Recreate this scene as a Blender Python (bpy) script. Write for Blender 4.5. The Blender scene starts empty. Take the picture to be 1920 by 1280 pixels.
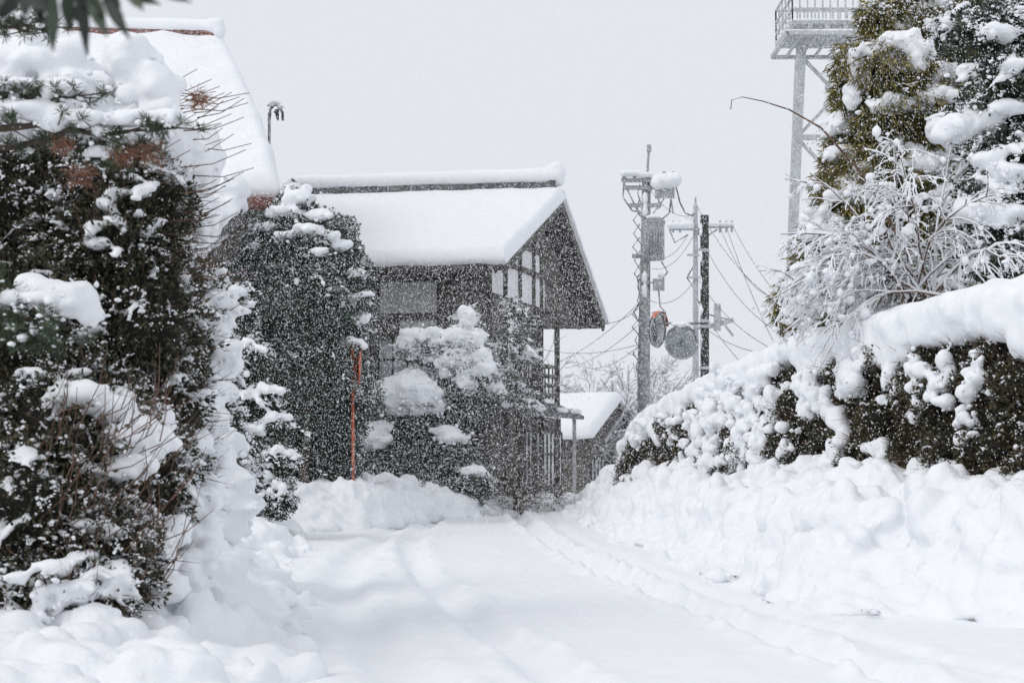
import bpy, bmesh, math
import numpy as np
from mathutils import Vector

F=2699.0; CX,CY=960.0,640.0
PITCH=math.atan(210/F); CP,SP=math.cos(PITCH),math.sin(PITCH); H=1.6
rng=np.random.default_rng(7)
COL=bpy.context.scene.collection

def W(px,py,d):
    xc=(px-CX)/F; yc=(CY-py)/F
    t=d/(CP-yc*SP)
    return np.array([t*xc,d,H+t*(SP+yc*CP)])
def G(px,py,z=0.0):
    xc=(px-CX)/F; yc=(CY-py)/F
    t=(z-H)/(SP+yc*CP)
    return np.array([t*xc,t*(CP-yc*SP),z])

# ---------------------------------------------------------------- noise
def _hash(i,j,k,s):
    n=(i*374761393+j*668265263+k*2147483647+s*974634777)&0xffffffff
    n=((n^(n>>13))*1274126177)&0xffffffff
    n=n^(n>>16)
    return (n&0xffff)/32767.5-1.0
def vnoise(p,s=0):
    p=np.asarray(p,float); i=np.floor(p).astype(np.int64); f=p-i; f=f*f*(3-2*f)
    r=0
    for a in (0,1):
        wa=f[:,0] if a else 1-f[:,0]
        for b in (0,1):
            wb=f[:,1] if b else 1-f[:,1]
            for c in (0,1):
                wc=f[:,2] if c else 1-f[:,2]
                r=r+wa*wb*wc*_hash(i[:,0]+a,i[:,1]+b,i[:,2]+c,s)
    return r
def fbm(p,o=3,s=0):
    p=np.asarray(p,float); r=0; a=1.0; t=0
    for k in range(o):
        r=r+a*vnoise(p*(2.03**k)+k*17.3,s+k); t+=a; a*=0.5
    return r/t
def norm(v): 
    v=np.asarray(v,float); return v/np.maximum(np.linalg.norm(v,axis=-1,keepdims=True),1e-9)
def rdir(n): return norm(rng.normal(size=(n,3)))
def lerp(a,b,t): return a+(b-a)*t
def sm(t): t=np.clip(t,0,1); return t*t*(3-2*t)

# ---------------------------------------------------------------- mesh builder
class MB:
    def __init__(s): s.V=[];s.F=[];s.n=0
    def add(s,v,f,mi=0):
        v=np.asarray(v,float).reshape(-1,3); f=np.asarray(f,np.int64)
        if len(f)==0: return
        s.V.append(v); s.F.append((f+s.n,mi)); s.n+=len(v)
    def mesh(s,name,mats,smooth=True):
        me=bpy.data.meshes.new(name)
        V=np.concatenate(s.V)
        me.vertices.add(len(V)); me.vertices.foreach_set('co',V.ravel())
        li=np.concatenate([f.ravel() for f,_ in s.F]); tot=np.concatenate([np.full(len(f),f.shape[1]) for f,_ in s.F])
        mi=np.concatenate([np.full(len(f),m) for f,m in s.F])
        me.loops.add(len(li)); me.loops.foreach_set('vertex_index',li.astype(np.int32))
        me.polygons.add(len(tot)); st=np.concatenate([[0],np.cumsum(tot)[:-1]])
        me.polygons.foreach_set('loop_start',st.astype(np.int32))
        me.polygons.foreach_set('material_index',mi.astype(np.int32))
        me.polygons.foreach_set('use_smooth',np.full(len(tot),smooth))
        for m in mats: me.materials.append(m)
        me.update(calc_edges=True)
        return me
    def hexa(s,b,t,mi=0):
        v=np.array(list(b)+list(t))
        s.add(v,[[3,2,1,0],[4,5,6,7],[0,1,5,4],[1,2,6,5],[2,3,7,6],[3,0,4,7]],mi)
    def beam(s,p0,p1,w,h=None,mi=0,up=(0,0,1)):
        h=h or w; p0=np.array(p0,float);p1=np.array(p1,float); d=norm(p1-p0); up=np.array(up,float)
        if abs(np.dot(d,up))>0.95: up=np.array([0,1.,0])
        x=norm(np.cross(d,up)); y=np.cross(x,d)
        q=[-x*w/2-y*h/2, x*w/2-y*h/2, x*w/2+y*h/2,-x*w/2+y*h/2]
        s.hexa([p0+a for a in q],[p1+a for a in q],mi)
    def tube(s,P,R,n=8,mi=0,cap=True):
        P=np.array(P,float); m=len(P); R=np.broadcast_to(np.array(R,float),(m,))
        T=np.gradient(P,axis=0); T=norm(T)
        ref=np.array([0,0,1.]) if abs(T[0][2])<0.9 else np.array([1.,0,0])
        X=norm(np.cross(T,ref)); Y=np.cross(T,X)
        a=np.arange(n)/n*2*math.pi
        v=P[:,None]+R[:,None,None]*(X[:,None]*np.cos(a)[None,:,None]+Y[:,None]*np.sin(a)[None,:,None])
        i=np.arange(m-1)[:,None]*n; j=np.arange(n)[None]; k=(j+1)%n
        f=np.stack([i+j,i+k,i+n+k,i+n+j],-1).reshape(-1,4)
        s.add(v.reshape(-1,3),f,mi)
        if cap:
            for q in (0,m-1):
                s.add(np.concatenate([v[q],P[q][None]]),[[x,(x+1)%n,n] for x in range(n)],mi)
    def grid(s,Pg,mi=0):
        a,b=Pg.shape[:2]; i=np.arange(a-1)[:,None]*b; j=np.arange(b-1)[None]
        f=np.stack([i+j,i+j+1,i+b+j+1,i+b+j],-1).reshape(-1,4)
        s.add(Pg.reshape(-1,3),f,mi)
    def cards(s,P,D,L,Wd,mi=0,fold=0.25):
        n=len(P); 
        if n==0: return
        D=norm(D); S=norm(np.cross(D,rdir(n))); N=np.cross(D,S)
        L=np.broadcast_to(L,(n,))[:,None]; Wd=np.broadcast_to(Wd,(n,))[:,None]
        v=np.stack([P,P+D*L*.5+S*Wd*.5+N*Wd*fold,P+D*L,P+D*L*.5-S*Wd*.5+N*Wd*fold],1)
        i=np.arange(n)[:,None]*4
        s.add(v.reshape(-1,3),i+np.arange(4)[None],mi)
    def ellips(s,c,r,mi=0,amp=0,fr=2.0,sub=3):
        v,f=ICO[sub]; 
        k=1+amp*fbm(v*fr+np.array(c)*3.1,3)
        s.add(np.array(c)+v*k[:,None]*np.array(r),f,mi)
    def flecks(s,P,R,mi=0,flat=0.75):
        n=len(P)
        if n==0: return
        v,f=ICO[1]; m=len(v)
        R=np.broadcast_to(R,(n,))
        sc=rng.uniform(.55,1.5,(n,3)); sc[:,2]*=flat
        nz=1+rng.uniform(-.25,.25,(n,m))
        vv=P[:,None]+v[None]*sc[:,None]*R[:,None,None]*nz[:,:,None]
        ff=(f[None]+np.arange(n)[:,None,None]*m).reshape(-1,3)
        s.add(vv.reshape(-1,3),ff,mi)

ICO={}
for sd in (1,2,3):
    bm=bmesh.new(); bmesh.ops.create_icosphere(bm,subdivisions=sd,radius=1.0)
    bm.verts.ensure_lookup_table()
    ICO[sd]=(np.array([v.co[:] for v in bm.verts]),np.array([[v.index for v in f.verts] for f in bm.faces])); bm.free()

def root(name,label,cat,loc=(0,0,0),**kw):
    e=bpy.data.objects.new(name,None); e.location=Vector([float(a) for a in loc]); e.empty_display_size=.3
    COL.objects.link(e); e["label"]=label; e["category"]=cat
    for k,v in kw.items(): e[k]=v
    return e
def part(name,mb,mats,parent=None,smooth=True,label=None,mesh=None):
    me=mesh if mesh is not None else mb.mesh(name,mats,smooth)
    o=bpy.data.objects.new(name,me); COL.objects.link(o)
    if parent is not None:
        o.parent=parent; o.location=-parent.location
    if label: o["label"]=label
    return o
def sub(name,mb,mats,parent,smooth=False):
    o=bpy.data.objects.new(name,mb.mesh(name,mats,smooth)); COL.objects.link(o); o.parent=parent
    return o

# ---------------------------------------------------------------- materials
def mk(name):
    m=bpy.data.materials.new(name); m.use_nodes=True; nt=m.node_tree; b=nt.nodes['Principled BSDF']; return m,nt,b
def c4(c): return (c[0],c[1],c[2],1)
def mat(name,c1,c2=None,scale=3.0,rough=.8,bump=0,bscale=20,metal=0,island=False,c3=None,stretch=None):
    m,nt,b=mk(name); N=nt.nodes; Lk=nt.links
    b.inputs['Roughness'].default_value=rough; b.inputs['Metallic'].default_value=metal
    tc=N.new('ShaderNodeTexCoord'); mp=N.new('ShaderNodeMapping'); Lk.new(tc.outputs['Object'],mp.inputs[0])
    if stretch: mp.inputs['Scale'].default_value=stretch
    c2=c2 or tuple(x*.7 for x in c1)
    no=N.new('ShaderNodeTexNoise'); no.inputs['Scale'].default_value=scale; no.inputs['Detail'].default_value=5
    Lk.new(mp.outputs[0],no.inputs['Vector'])
    cr=N.new('ShaderNodeValToRGB'); cr.color_ramp.elements[0].position=.35; cr.color_ramp.elements[1].position=.65
    cr.color_ramp.elements[0].color=c4(c2); cr.color_ramp.elements[1].color=c4(c1)
    if island:
        g=N.new('ShaderNodeNewGeometry'); ma=N.new('ShaderNodeMath'); ma.operation='MULTIPLY_ADD'
        Lk.new(g.outputs['Random Per Island'],ma.inputs[0]); ma.inputs[1].default_value=.6
        m2=N.new('ShaderNodeMath'); m2.operation='MULTIPLY'; m2.inputs[1].default_value=.45; Lk.new(no.outputs[0],m2.inputs[0]); Lk.new(m2.outputs[0],ma.inputs[2])
        Lk.new(ma.outputs[0],cr.inputs[0])
        if c3:
            e=cr.color_ramp.elements.new(.9); e.color=c4(c3)
    else: Lk.new(no.outputs[0],cr.inputs[0])
    Lk.new(cr.outputs[0],b.inputs['Base Color'])
    if bump:
        nb=N.new('ShaderNodeTexNoise'); nb.inputs['Scale'].default_value=bscale; nb.inputs['Detail'].default_value=6; Lk.new(mp.outputs[0],nb.inputs['Vector'])
        bp=N.new('ShaderNodeBump'); bp.inputs['Strength'].default_value=bump; bp.inputs['Distance'].default_value=.03
        Lk.new(nb.outputs[0],bp.inputs['Height']); Lk.new(bp.outputs[0],b.inputs['Normal'])
    return m

def snow_mat(name,s1=4,s2=28,st=.35,dist=.06,col=(.88,.895,.92)):
    m,nt,b=mk(name); N=nt.nodes; Lk=nt.links
    b.inputs['Roughness'].default_value=.75; b.inputs['Specular IOR Level'].default_value=.2
    tc=N.new('ShaderNodeTexCoord')
    n1=N.new('ShaderNodeTexNoise'); n1.inputs['Scale'].default_value=s1; n1.inputs['Detail'].default_value=6; n1.inputs['Roughness'].default_value=.6
    n2=N.new('ShaderNodeTexNoise'); n2.inputs['Scale'].default_value=s2; n2.inputs['Detail'].default_value=4
    for n in (n1,n2): Lk.new(tc.outputs['Object'],n.inputs['Vector'])
    a=N.new('ShaderNodeMath'); a.operation='MULTIPLY_ADD'; a.inputs[1].default_value=.25
    Lk.new(n2.outputs[0],a.inputs[0]); Lk.new(n1.outputs[0],a.inputs[2])
    bp=N.new('ShaderNodeBump'); bp.inputs['Strength'].default_value=st; bp.inputs['Distance'].default_value=dist
    Lk.new(a.outputs[0],bp.inputs['Height']); Lk.new(bp.outputs[0],b.inputs['Normal'])
    cr=N.new('ShaderNodeValToRGB'); cr.color_ramp.elements[0].position=.3; cr.color_ramp.elements[1].position=.7
    cr.color_ramp.elements[0].color=c4(tuple(x*.96 for x in col)); cr.color_ramp.elements[1].color=c4(col)
    Lk.new(n1.outputs[0],cr.inputs[0]); Lk.new(cr.outputs[0],b.inputs['Base Color'])
    return m
SNOW=snow_mat('snow'); SNOWR=snow_mat('snow_road',3,20,.45,.06); SNOWB=snow_mat('snow_broken',4,20,.5,.07); SNOWF=snow_mat('snow_fine',9,40,.3,.03)
WOOD=mat('dark_wood_hazed',(.13,.118,.105),(.075,.07,.064),2,.85,.3,30,stretch=(1,1,6))  # dark wood paled toward grey, distance haze put into its base colour
WOODB=mat('dark_wood_beam',(.085,.076,.07),(.05,.046,.042),3,.8,.2,30)
PLAST=mat('grey_plaster',(.5,.5,.49),(.4,.4,.4),1.5,.9,.1)
WPLAST=mat('white_plaster',(.8,.8,.81),(.68,.68,.7),1.5,.9)
GLASS=mat('shoji_pane',(.48,.5,.52),(.26,.28,.3),2,.4)
RED=mat('red_brown_trim',(.2,.07,.055),(.12,.05,.04),4,.6)
TILE=mat('dark_roof_tile',(.1,.1,.105),(.06,.06,.065),6,.6,.2)
BARK=mat('bark',(.09,.07,.05),(.04,.03,.024),8,.9,.5,30)
TWIG=mat('twig',(.17,.10,.07),(.08,.05,.04),5,.85)
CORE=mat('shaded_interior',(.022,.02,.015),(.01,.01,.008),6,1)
COREF=mat('shaded_interior_far',(.04,.042,.04),(.02,.022,.02),6,1)  # shade colour for crown cores, lightened to carry haze on farther plants
L_BRN=mat('hedge_leaf',(.08,.068,.035),(.024,.028,.015),1.5,.7,island=True,c3=(.15,.1,.05))
L_NEAR=mat('near_hedge_leaf',(.06,.058,.03),(.018,.024,.013),1.1,.7,island=True,c3=(.11,.09,.05))
L_DRK=mat('dark_green_leaf',(.055,.075,.05),(.02,.03,.022),1.5,.6,island=True,c3=(.11,.13,.08))
L_BLU=mat('blue_green_leaf',(.08,.11,.09),(.035,.052,.045),1.5,.6,island=True,c3=(.16,.2,.165))  # leaf tones raised so far evergreens hold some aerial haze in their colour
L_PIN=mat('pine_needle',(.05,.08,.035),(.02,.035,.02),2,.6,island=True,c3=(.09,.12,.05))
L_RUS=mat('rusty_needle',(.26,.12,.07),(.14,.06,.04),2,.7,island=True)
L_GLD=mat('golden_thread_foliage',(.22,.18,.05),(.07,.075,.03),1.2,.7,island=True,c3=(.4,.32,.09))
L_GRY=mat('greyish_vine',(.17,.15,.125),(.08,.07,.058),1.5,.8,island=True,c3=(.26,.24,.21))
STONE=mat('mossy_stone',(.07,.068,.06),(.025,.03,.02),4,.9,.8,12)
CONC=mat('weathered_concrete',(.34,.34,.35),(.24,.24,.25),4,.9,.2)
STEEL=mat('galvanised_steel',(.5,.52,.54),(.38,.39,.41),4,.55)
GREYP=mat('grey_painted_metal',(.36,.38,.39),(.25,.26,.27),4,.5)
BLACK=mat('black_paint',(.03,.03,.032),(.02,.02,.022),5,.5)
ORANGE=mat('orange_paint',(.55,.14,.07),(.4,.1,.05),6,.6)
MIRR=mat('mirror_glass',(.3,.32,.33),(.2,.22,.22),5,.12,metal=.7)
WIRE=mat('cable',(.22,.22,.23),(.16,.16,.16),3,.7)

def lumpy(sp,vox):
    out=list(sp)
    for c,r in sp:
        r=np.array(r); rm=r.mean()
        if rm<1.8*vox: continue
        n=int(np.clip(rm/vox*2.6,6,26)); u=rdir(n); u[:,2]=u[:,2]*.9-.1
        for q in u:
            k=rng.uniform(.22,.46); out.append((np.array(c)+q*r*rng.uniform(.75,1.08),(r.mean()*.5+r*.5)*k))
    return out
def snow_union(spheres,voxel,amp=.06,fr=2.5,smooth=3,amp2=.015,fr2=9,expand=True,ridged=0):
    mb=MB(); v,f=ICO[2]
    for c,r in (lumpy(spheres,voxel) if expand else spheres): mb.add(np.array(c)+v*np.array(r),f)
    me=mb.mesh('tmp',[],False); o=bpy.data.objects.new('tmp',me); COL.objects.link(o)
    md=o.modifiers.new('r','REMESH'); md.mode='VOXEL'; md.voxel_size=voxel; md.use_smooth_shade=True
    sm_=o.modifiers.new('s','SMOOTH'); sm_.iterations=smooth; sm_.factor=.5
    dg=bpy.context.evaluated_depsgraph_get(); dg.update()
    m2=bpy.data.meshes.new_from_object(o.evaluated_get(dg))
    bpy.data.objects.remove(o); bpy.data.meshes.remove(me)
    n=len(m2.vertices); V=np.zeros(n*3); m2.vertices.foreach_get('co',V); V=V.reshape(-1,3)
    Nn=np.zeros(n*3); m2.vertices.foreach_get('normal',Nn); Nn=Nn.reshape(-1,3)
    k=amp*fbm(V*fr,3,3)+amp2*fbm(V*fr2,2,5)
    if ridged: k=k+ridged*(np.abs(vnoise(V*2.4,51))*1.2+.55*np.abs(vnoise(V*5.3,52))+.25*np.abs(vnoise(V*12,53))-.7)
    V=V+Nn*k[:,None]
    m2.vertices.foreach_set('co',V.ravel())
    m2.polygons.foreach_set('use_smooth',np.full(len(m2.polygons),True)); m2.update()
    return m2
def snow_obj(name,spheres,voxel,parent,mt=None,**k):
    me=snow_union(spheres,voxel,**k); me.name=name; me.materials.clear(); me.materials.append(mt or SNOW)
    return part(name,None,None,parent,mesh=me)
def S(px,py,d,rx,ry,rz=None):
    k=d/F; rx*=k; ry*=k; rz=(rx+ry)*.5 if rz is None else rz
    return (W(px,py,d),(rx,rz,ry))

# ---------------------------------------------------------------- foliage
def leaves(mb,blobs,dens,L,Wd,mi=0,bias=(0,0,0),inner=.72,lump=.25,front=.55,wild=.8):
    for c,r in blobs:
        r=np.array(r); a=4*math.pi*((r[0]*r[2])**.8+(r[0]*r[1])**.8+(r[1]*r[2])**.8)/3
        n=int(a*dens); u=rdir(n); u=u[u[:,1]<front]
        k=1+lump*fbm(u*2.6+c*1.7,3)
        rad=inner+(1.1-inner)*rng.random(len(u))**.6
        P=c+u*r*(k*rad)[:,None]
        D=u*.8+rdir(len(u))*wild+np.array(bias)
        s=rng.uniform(.6,1.3,len(u))
        mb.cards(P,D,L*s,Wd*s,mi)
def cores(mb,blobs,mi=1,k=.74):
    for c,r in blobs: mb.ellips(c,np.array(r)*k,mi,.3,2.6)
def twigs(mb,blobs,n,L,Wd,mi=0,bias=(0,0,.3)):
    for c,r in blobs:
        u=rdir(n); u=u[u[:,1]<.5]; P=c+u*np.array(r)*.85
        D=norm(u+rdir(len(u))*.5+np.array(bias))
        L_=L*rng.uniform(.5,1.4,len(u))
        for w in (0,1): mb.cards(P,D,L_,Wd,mi,0)
def fleckclusters(mb,blobs,n,R,up=-.2,lump=.25,run=(3,10),mi=0,spread=1.0,thr=-.25):
    PP=[];RR=[]
    for c,r in blobs:
        r=np.array(r)
        u=rdir(n); u=u[(u[:,2]>up-rng.random(len(u))*.3)&(u[:,1]<.5)]
        k=1+lump*fbm(u*2.6+c*1.7,3)
        P=c+u*r*(k*rng.uniform(.85,1.1,len(u)))[:,None]
        keep=fbm(P*1.6,2,9)>thr
        P=P[keep];u=u[keep]
        D=norm(u*np.array([1,1,.2])+rdir(len(u))*.6)
        m=rng.integers(run[0],run[1],len(P)); s=R*rng.lognormal(0,.3,len(P))
        for j in range(run[1]):
            q=m>j
            PP.append(P[q]+D[q]*(s[q]*1.0*j*spread)[:,None]-np.array([0,0,1])*(s[q]*.1*j*j*.6)[:,None]+rng.normal(size=(q.sum(),3))*s[q][:,None]*.45)
            RR.append(s[q]*(1-.07*j)*rng.uniform(.6,1.15,q.sum()))
    mb.flecks(np.concatenate(PP),np.concatenate(RR),mi)
def halo(mb,sp,n,rmax):
    for c,r in sp:
        r=np.array(r); u=rdir(n); u=u[u[:,1]<.4]
        P=np.array(c)+u*r*rng.uniform(.95,1.75,len(u))[:,None]-np.array([0,0,1])*(r[2]*rng.uniform(0,.9,len(u)))[:,None]
        mb.flecks(P,np.minimum(r.mean()*rng.uniform(.1,.3,len(u)),rmax))
def topcaps(blobs,n,rs,up=.25,lump=.25,flat=.6):
    # snow riding along drooping twigs: tapering chains of lumps that sag outwards
    out=[]
    for c,r in blobs:
        r=np.array(r); u=rdir(n*3); u=u[(u[:,2]>up)&(u[:,1]<.4)][:n]
        k=1+lump*fbm(u*2.6+c*1.7,3)
        P=c+u*r*(k*.9)[:,None]
        for p,w in zip(P,u):
            q=rs*rng.uniform(.45,1.15); d=norm(np.array([w[0],w[1],.15])+rng.normal(size=3)*.45); side=norm(np.cross(d,[0,0,1.]))
            m=rng.integers(3,8)
            for j in range(m):
                s=q*(1-.09*j)*rng.uniform(.7,1.15)
                out.append((p+d*q*j*.75+side*rng.normal()*q*.35-np.array([0,0,q*.07*j*j]),(s,s*.95,s*flat*rng.uniform(.8,1.3))))
                if rng.random()<.4:
                    e=rng.choice([-1,1]); out.append((p+d*q*j*.75+side*e*q*.9-np.array([0,0,q*(.07*j*j+.2)]),(s*.7,s*.7,s*.45)))
    return out
def tufts(mb,P,n,L,Wd,mi=0,up=.4):
    P=np.asarray(P); Q=np.repeat(P,n,0)+rng.normal(size=(len(P)*n,3))*L*.12
    D=norm(rdir(len(Q))+np.array([0,0,up])); mb.cards(Q,D,L*rng.uniform(.7,1.2,len(Q)),Wd,mi,0)
def trunk(rt,p0,p1,r0,r1,limbs=(),name='trunk'):
    mb=MB(); p0=np.array(p0);p1=np.array(p1); n=8
    t=np.linspace(0,1,n)[:,None]; P=p0+(p1-p0)*t+np.array([1,1,0])*fbm(t*3+p0,2)[:,None]*.25*(t*(1-t)*4)
    mb.tube(P,np.linspace(r0,r1,n),9)
    for q in limbs:
        q=np.array(q); h=np.clip((q[2]-p0[2])/(p1[2]-p0[2])*.8,.1,.9); a=p0+(p1-p0)*h
        m=(a+q)/2+np.array([0,0,.12*np.linalg.norm(q-a)]); mb.tube([a,m,q],[r1*.8+.01,r1*.5+.008,.008],6)
    return part(name,mb,[BARK],rt)

def plant(name,label,cat,blobs,base,leafmat,dens,L,Wd,snowsph=(),voxel=.05,flk=0,flr=.03,caps=0,capr=.1,tw=0,twL=.2,bias=(0,0,0),up=-.2,amp=.05,trad=.08,corek=.74,core=True,wild=.8,inner=.72,spread=1.0,capup=.25,lump=.25,coremat=None,thr=-.25,hal=10,**kw):
    rt=root(name,label,cat,base,**kw)
    top=max(b[0][2] for b in blobs)
    cx=np.mean([b[0] for b in blobs],0)
    trunk(rt,np.array(base)-[0,0,.1],[cx[0],cx[1],top],trad,trad*.35,[b[0] for b in blobs])
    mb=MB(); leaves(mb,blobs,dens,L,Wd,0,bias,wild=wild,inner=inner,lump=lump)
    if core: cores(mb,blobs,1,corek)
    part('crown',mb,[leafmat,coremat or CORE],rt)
    if tw:
        mb=MB(); twigs(mb,blobs,tw,twL,.008); part('twigs',mb,[TWIG],rt)
    sp=list(snowsph)
    if sp or caps:
        me=lumpy(sp,voxel)+(topcaps(blobs,caps,capr,capup,lump=lump) if caps else [])
        snow_obj('snow_cover',me,voxel,rt,amp=amp,fr=4,expand=False)
    if flk:
        mb=MB(); fleckclusters(mb,blobs,flk,flr,up,spread=spread,lump=lump,thr=thr)
        if hal and sp: halo(mb,sp,hal,flr*2.0)
        part('snow_dusting',mb,[SNOWF],rt)
    return rt

# ================================================================ GROUND
def pdist(x,y,pl):
    best=np.full(x.shape,1e9)
    for (x0,y0),(x1,y1) in zip(pl[:-1],pl[1:]):
        dx,dy=x1-x0,y1-y0; t=np.clip(((x-x0)*dx+(y-y0)*dy)/(dx*dx+dy*dy),0,1)
        d=np.hypot(x-x0-t*dx,y-y0-t*dy); best=np.minimum(best,d)
    return best
def poly(*pp):
    P=np.array([G(a,b)[:2] for a,b in pp]); t=np.linspace(0,len(P)-1,40); i=np.arange(len(P))
    Q=np.stack([np.interp(t,i,P[:,0]),np.interp(t,i,P[:,1])],1)
    for _ in range(4): Q[1:-1]=(Q[:-2]+2*Q[1:-1]+Q[2:])/4
    return Q
ruts=[(poly((960,955),(985,985),(1080,1045),(1250,1115),(1500,1205),(1760,1290),(1900,1330)),.17,.14),
      (poly((830,965),(760,1010),(790,1080),(900,1170),(1060,1270),(1150,1330)),.19,.1),
      (poly((780,970),(660,1040),(640,1120),(710,1220),(790,1290)),.24,.08),
      (poly((1010,955),(1060,1000),(1190,1060),(1400,1130),(1700,1215),(2000,1290)),.14,.045)]
def road_h(x,y):
    p=np.stack([x,y,np.zeros_like(x)],-1).reshape(-1,3)
    h=.06*fbm(p*.4,3,1)+.010*fbm(p*np.array([3.0,2,1]),3,2)
    lump=np.maximum(fbm(p*np.array([5,4,1]),3,8)-.25,0)*.08*np.clip(.4+fbm(p*.6,2,19)*1.8,0,1)
    h=(h+lump).reshape(x.shape)
    cr=np.maximum(fbm(p*4,2,14),0).reshape(x.shape)
    for pl,w,dp in ruts:
        wob=.07*fbm(p*.9,3,4).reshape(x.shape)
        d=pdist(x,y,pl)+wob
        h=h-dp*np.exp(-np.maximum(d/w,0)**3)+dp*(.18+.9*cr)*np.exp(-((d-w*1.7)/(w*.7))**2)
    return h
xs=np.arange(-9,10.01,.055); ys=np.concatenate([np.arange(5,24,.055),np.arange(24,56,.12)])
X,Y=np.meshgrid(xs,ys); Z=road_h(X,Y)
e=np.minimum(np.minimum(X+9,10-X),np.minimum(Y-5,56-Y)); Z=Z-.25*np.clip(1-e/.6,0,1)
mb=MB(); mb.grid(np.stack([X,Y,Z],-1)); o=part('road',mb,[SNOWR]); o["kind"]="structure"; o["label"]="snow-covered lane with shallow tyre ruts"
gx=np.concatenate([np.linspace(-700,-30,18),np.linspace(-26,26,27),np.linspace(30,700,18)]); gy=np.concatenate([np.linspace(-60,0,6),np.linspace(4,90,40),np.linspace(100,1500,25)])
X,Y=np.meshgrid(gx,gy); Z=-.4+0*X+np.where(Y>150,(Y-150)*.004,0)
mb=MB(); mb.grid(np.stack([X,Y,Z],-1)); o=part('ground',mb,[SNOW]); o["kind"]="structure"; o["label"]="wide flat snow-covered ground"

def bank(name,label,x0,x1,y0,y1,hf,vox,nclod,cr=(.08,.26),fill=.28,amp=.05,ridged=.12):
    sp=[]
    X,Y=np.meshgrid(np.arange(x0,x1,fill),np.arange(y0,y1,fill)); X=X+rng.uniform(-.08,.08,X.shape); Y=Y+rng.uniform(-.08,.08,X.shape)
    h,e=hf(X,Y)
    for x,y,hh,ee in zip(X.ravel(),Y.ravel(),h.ravel(),e.ravel()):
        if ee<.0: continue
        r=fill*1.25; rz=max(.14,min(.5,hh*.7)); sp.append((np.array([x,y,hh-rz]),(r,r,rz)))
        if hh>.8: sp.append((np.array([x,y,hh*.45]),(r,r,hh*.4)))
    n=nclod; x=rng.uniform(x0,x1,n*5); y=rng.uniform(y0,y1,n*5); h,e=hf(x,y)
    q=(e>-.25)&((e<2.4)|(rng.random(n*5)<.2)); x,y,h,e=x[q][:n],y[q][:n],h[q][:n],e[q][:n]
    cl=fbm(np.stack([x,y,0*x],-1)*.9,2,77)
    for a,b,c,g,ee in zip(x,y,h,cl,e):
        r=(cr[0]+(cr[1]-cr[0])*rng.random()**1.8)*(.75+.8*max(g,-.3)); r*=.45+.55*min(1,max(ee+.3,0)/.7); s=rng.uniform(.7,1.35,3); sp.append((np.array([a,b,max(c,0)-r*.15]),tuple(r*s)))
    me=snow_union(sp,vox,amp=amp,fr=2.2,smooth=2,amp2=.02,fr2=6,expand=False,ridged=ridged)
    me.name=name; me.materials.clear(); me.materials.append(SNOWB)
    o=part(name,None,None,None,mesh=me); o["kind"]="structure"; o["label"]=label; return o
def n2d(X,Y,f,s): 
    return fbm(np.stack([X,Y,0*X],-1).reshape(-1,3)*f,2,s).reshape(X.shape)
def rbank(X,Y):
    fx=np.interp(Y,[11,13,15.7,20.6,26,29,39,42],[4.9,4.1,3.05,2.55,2.3,2.15,1.5,1.35])
    n1=n2d(X,Y,.9,21)
    ey=Y-np.interp(X,[2.5,4.3,5.2,7],[15.2,14.7,13.2,12.0])
    e=np.minimum(X-fx+.35*n1, ey*.9+.5*n1); e=np.minimum(e,41-Y)
    Hh=np.interp(Y,[12,14,17,20,26,30,33,36,40],[1.1,1.32,1.28,1.18,1.2,1.38,1.48,1.2,.85])
    h=Hh*(.04+.2*sm(e/.4)+.56*sm((e-.25)/.6)+.2*sm((e-.9)/.8))*(1+.2*n1)
    return h,e
bank('snow_bank','ploughed lumpy broken snow bank piled against stone wall',1.2,7.4,11.8,41,rbank,.05,2300,(.07,.36),ridged=.1)
def lbank(X,Y):
    fx=np.interp(Y,[6,10,13,17,24,30,40],[-1.2,-1.6,-2.05,-2.75,-3.75,-4.5,-5.9])
    n1=n2d(X,Y,.9,31)
    e=fx-X+.25*n1
    Hh=np.interp(Y,[6,9,10.5,12,14,20,27,36],[.15,.24,.4,.65,.9,1.0,.7,.5])
    return Hh*(.05+.35*sm(e/.8)+.6*sm((e-.4)/1.3))*(1+.2*n1),e
bank('snow_bank','soft rounded snow bank below roadside bushes',-6.5,-1.0,7.5,36,lbank,.05,1000,(.1,.34),amp=.07,ridged=.06)
def fbank(X,Y):
    n1=n2d(X,Y,.8,41)
    fy=np.interp(X,[-8,-4.9,-3.9,-3.2,-2.6,-1.7,-1.1,-.8,.5,3],[28.7,29.4,29.9,30.4,32.4,35.2,37.0,39.0,39.9,40.5])
    e=Y-fy+.3*n1; e=np.minimum(e,44-Y)
    Hh=np.interp(X,[-8,-5,-3.6,-3.0,-2.4,-1.2,-.7,3],[.6,.75,.92,.8,.66,.55,.26,.22])
    return Hh*(.1+.35*sm(e/.45)+.55*sm((e-.25)/.8))*(1+.22*n1),e
bank('snow_bank','lumpy snow heap before garden shrubs and house',-7,3.2,28.5,43,fbank,.065,1300,(.06,.27),ridged=.1)

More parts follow.
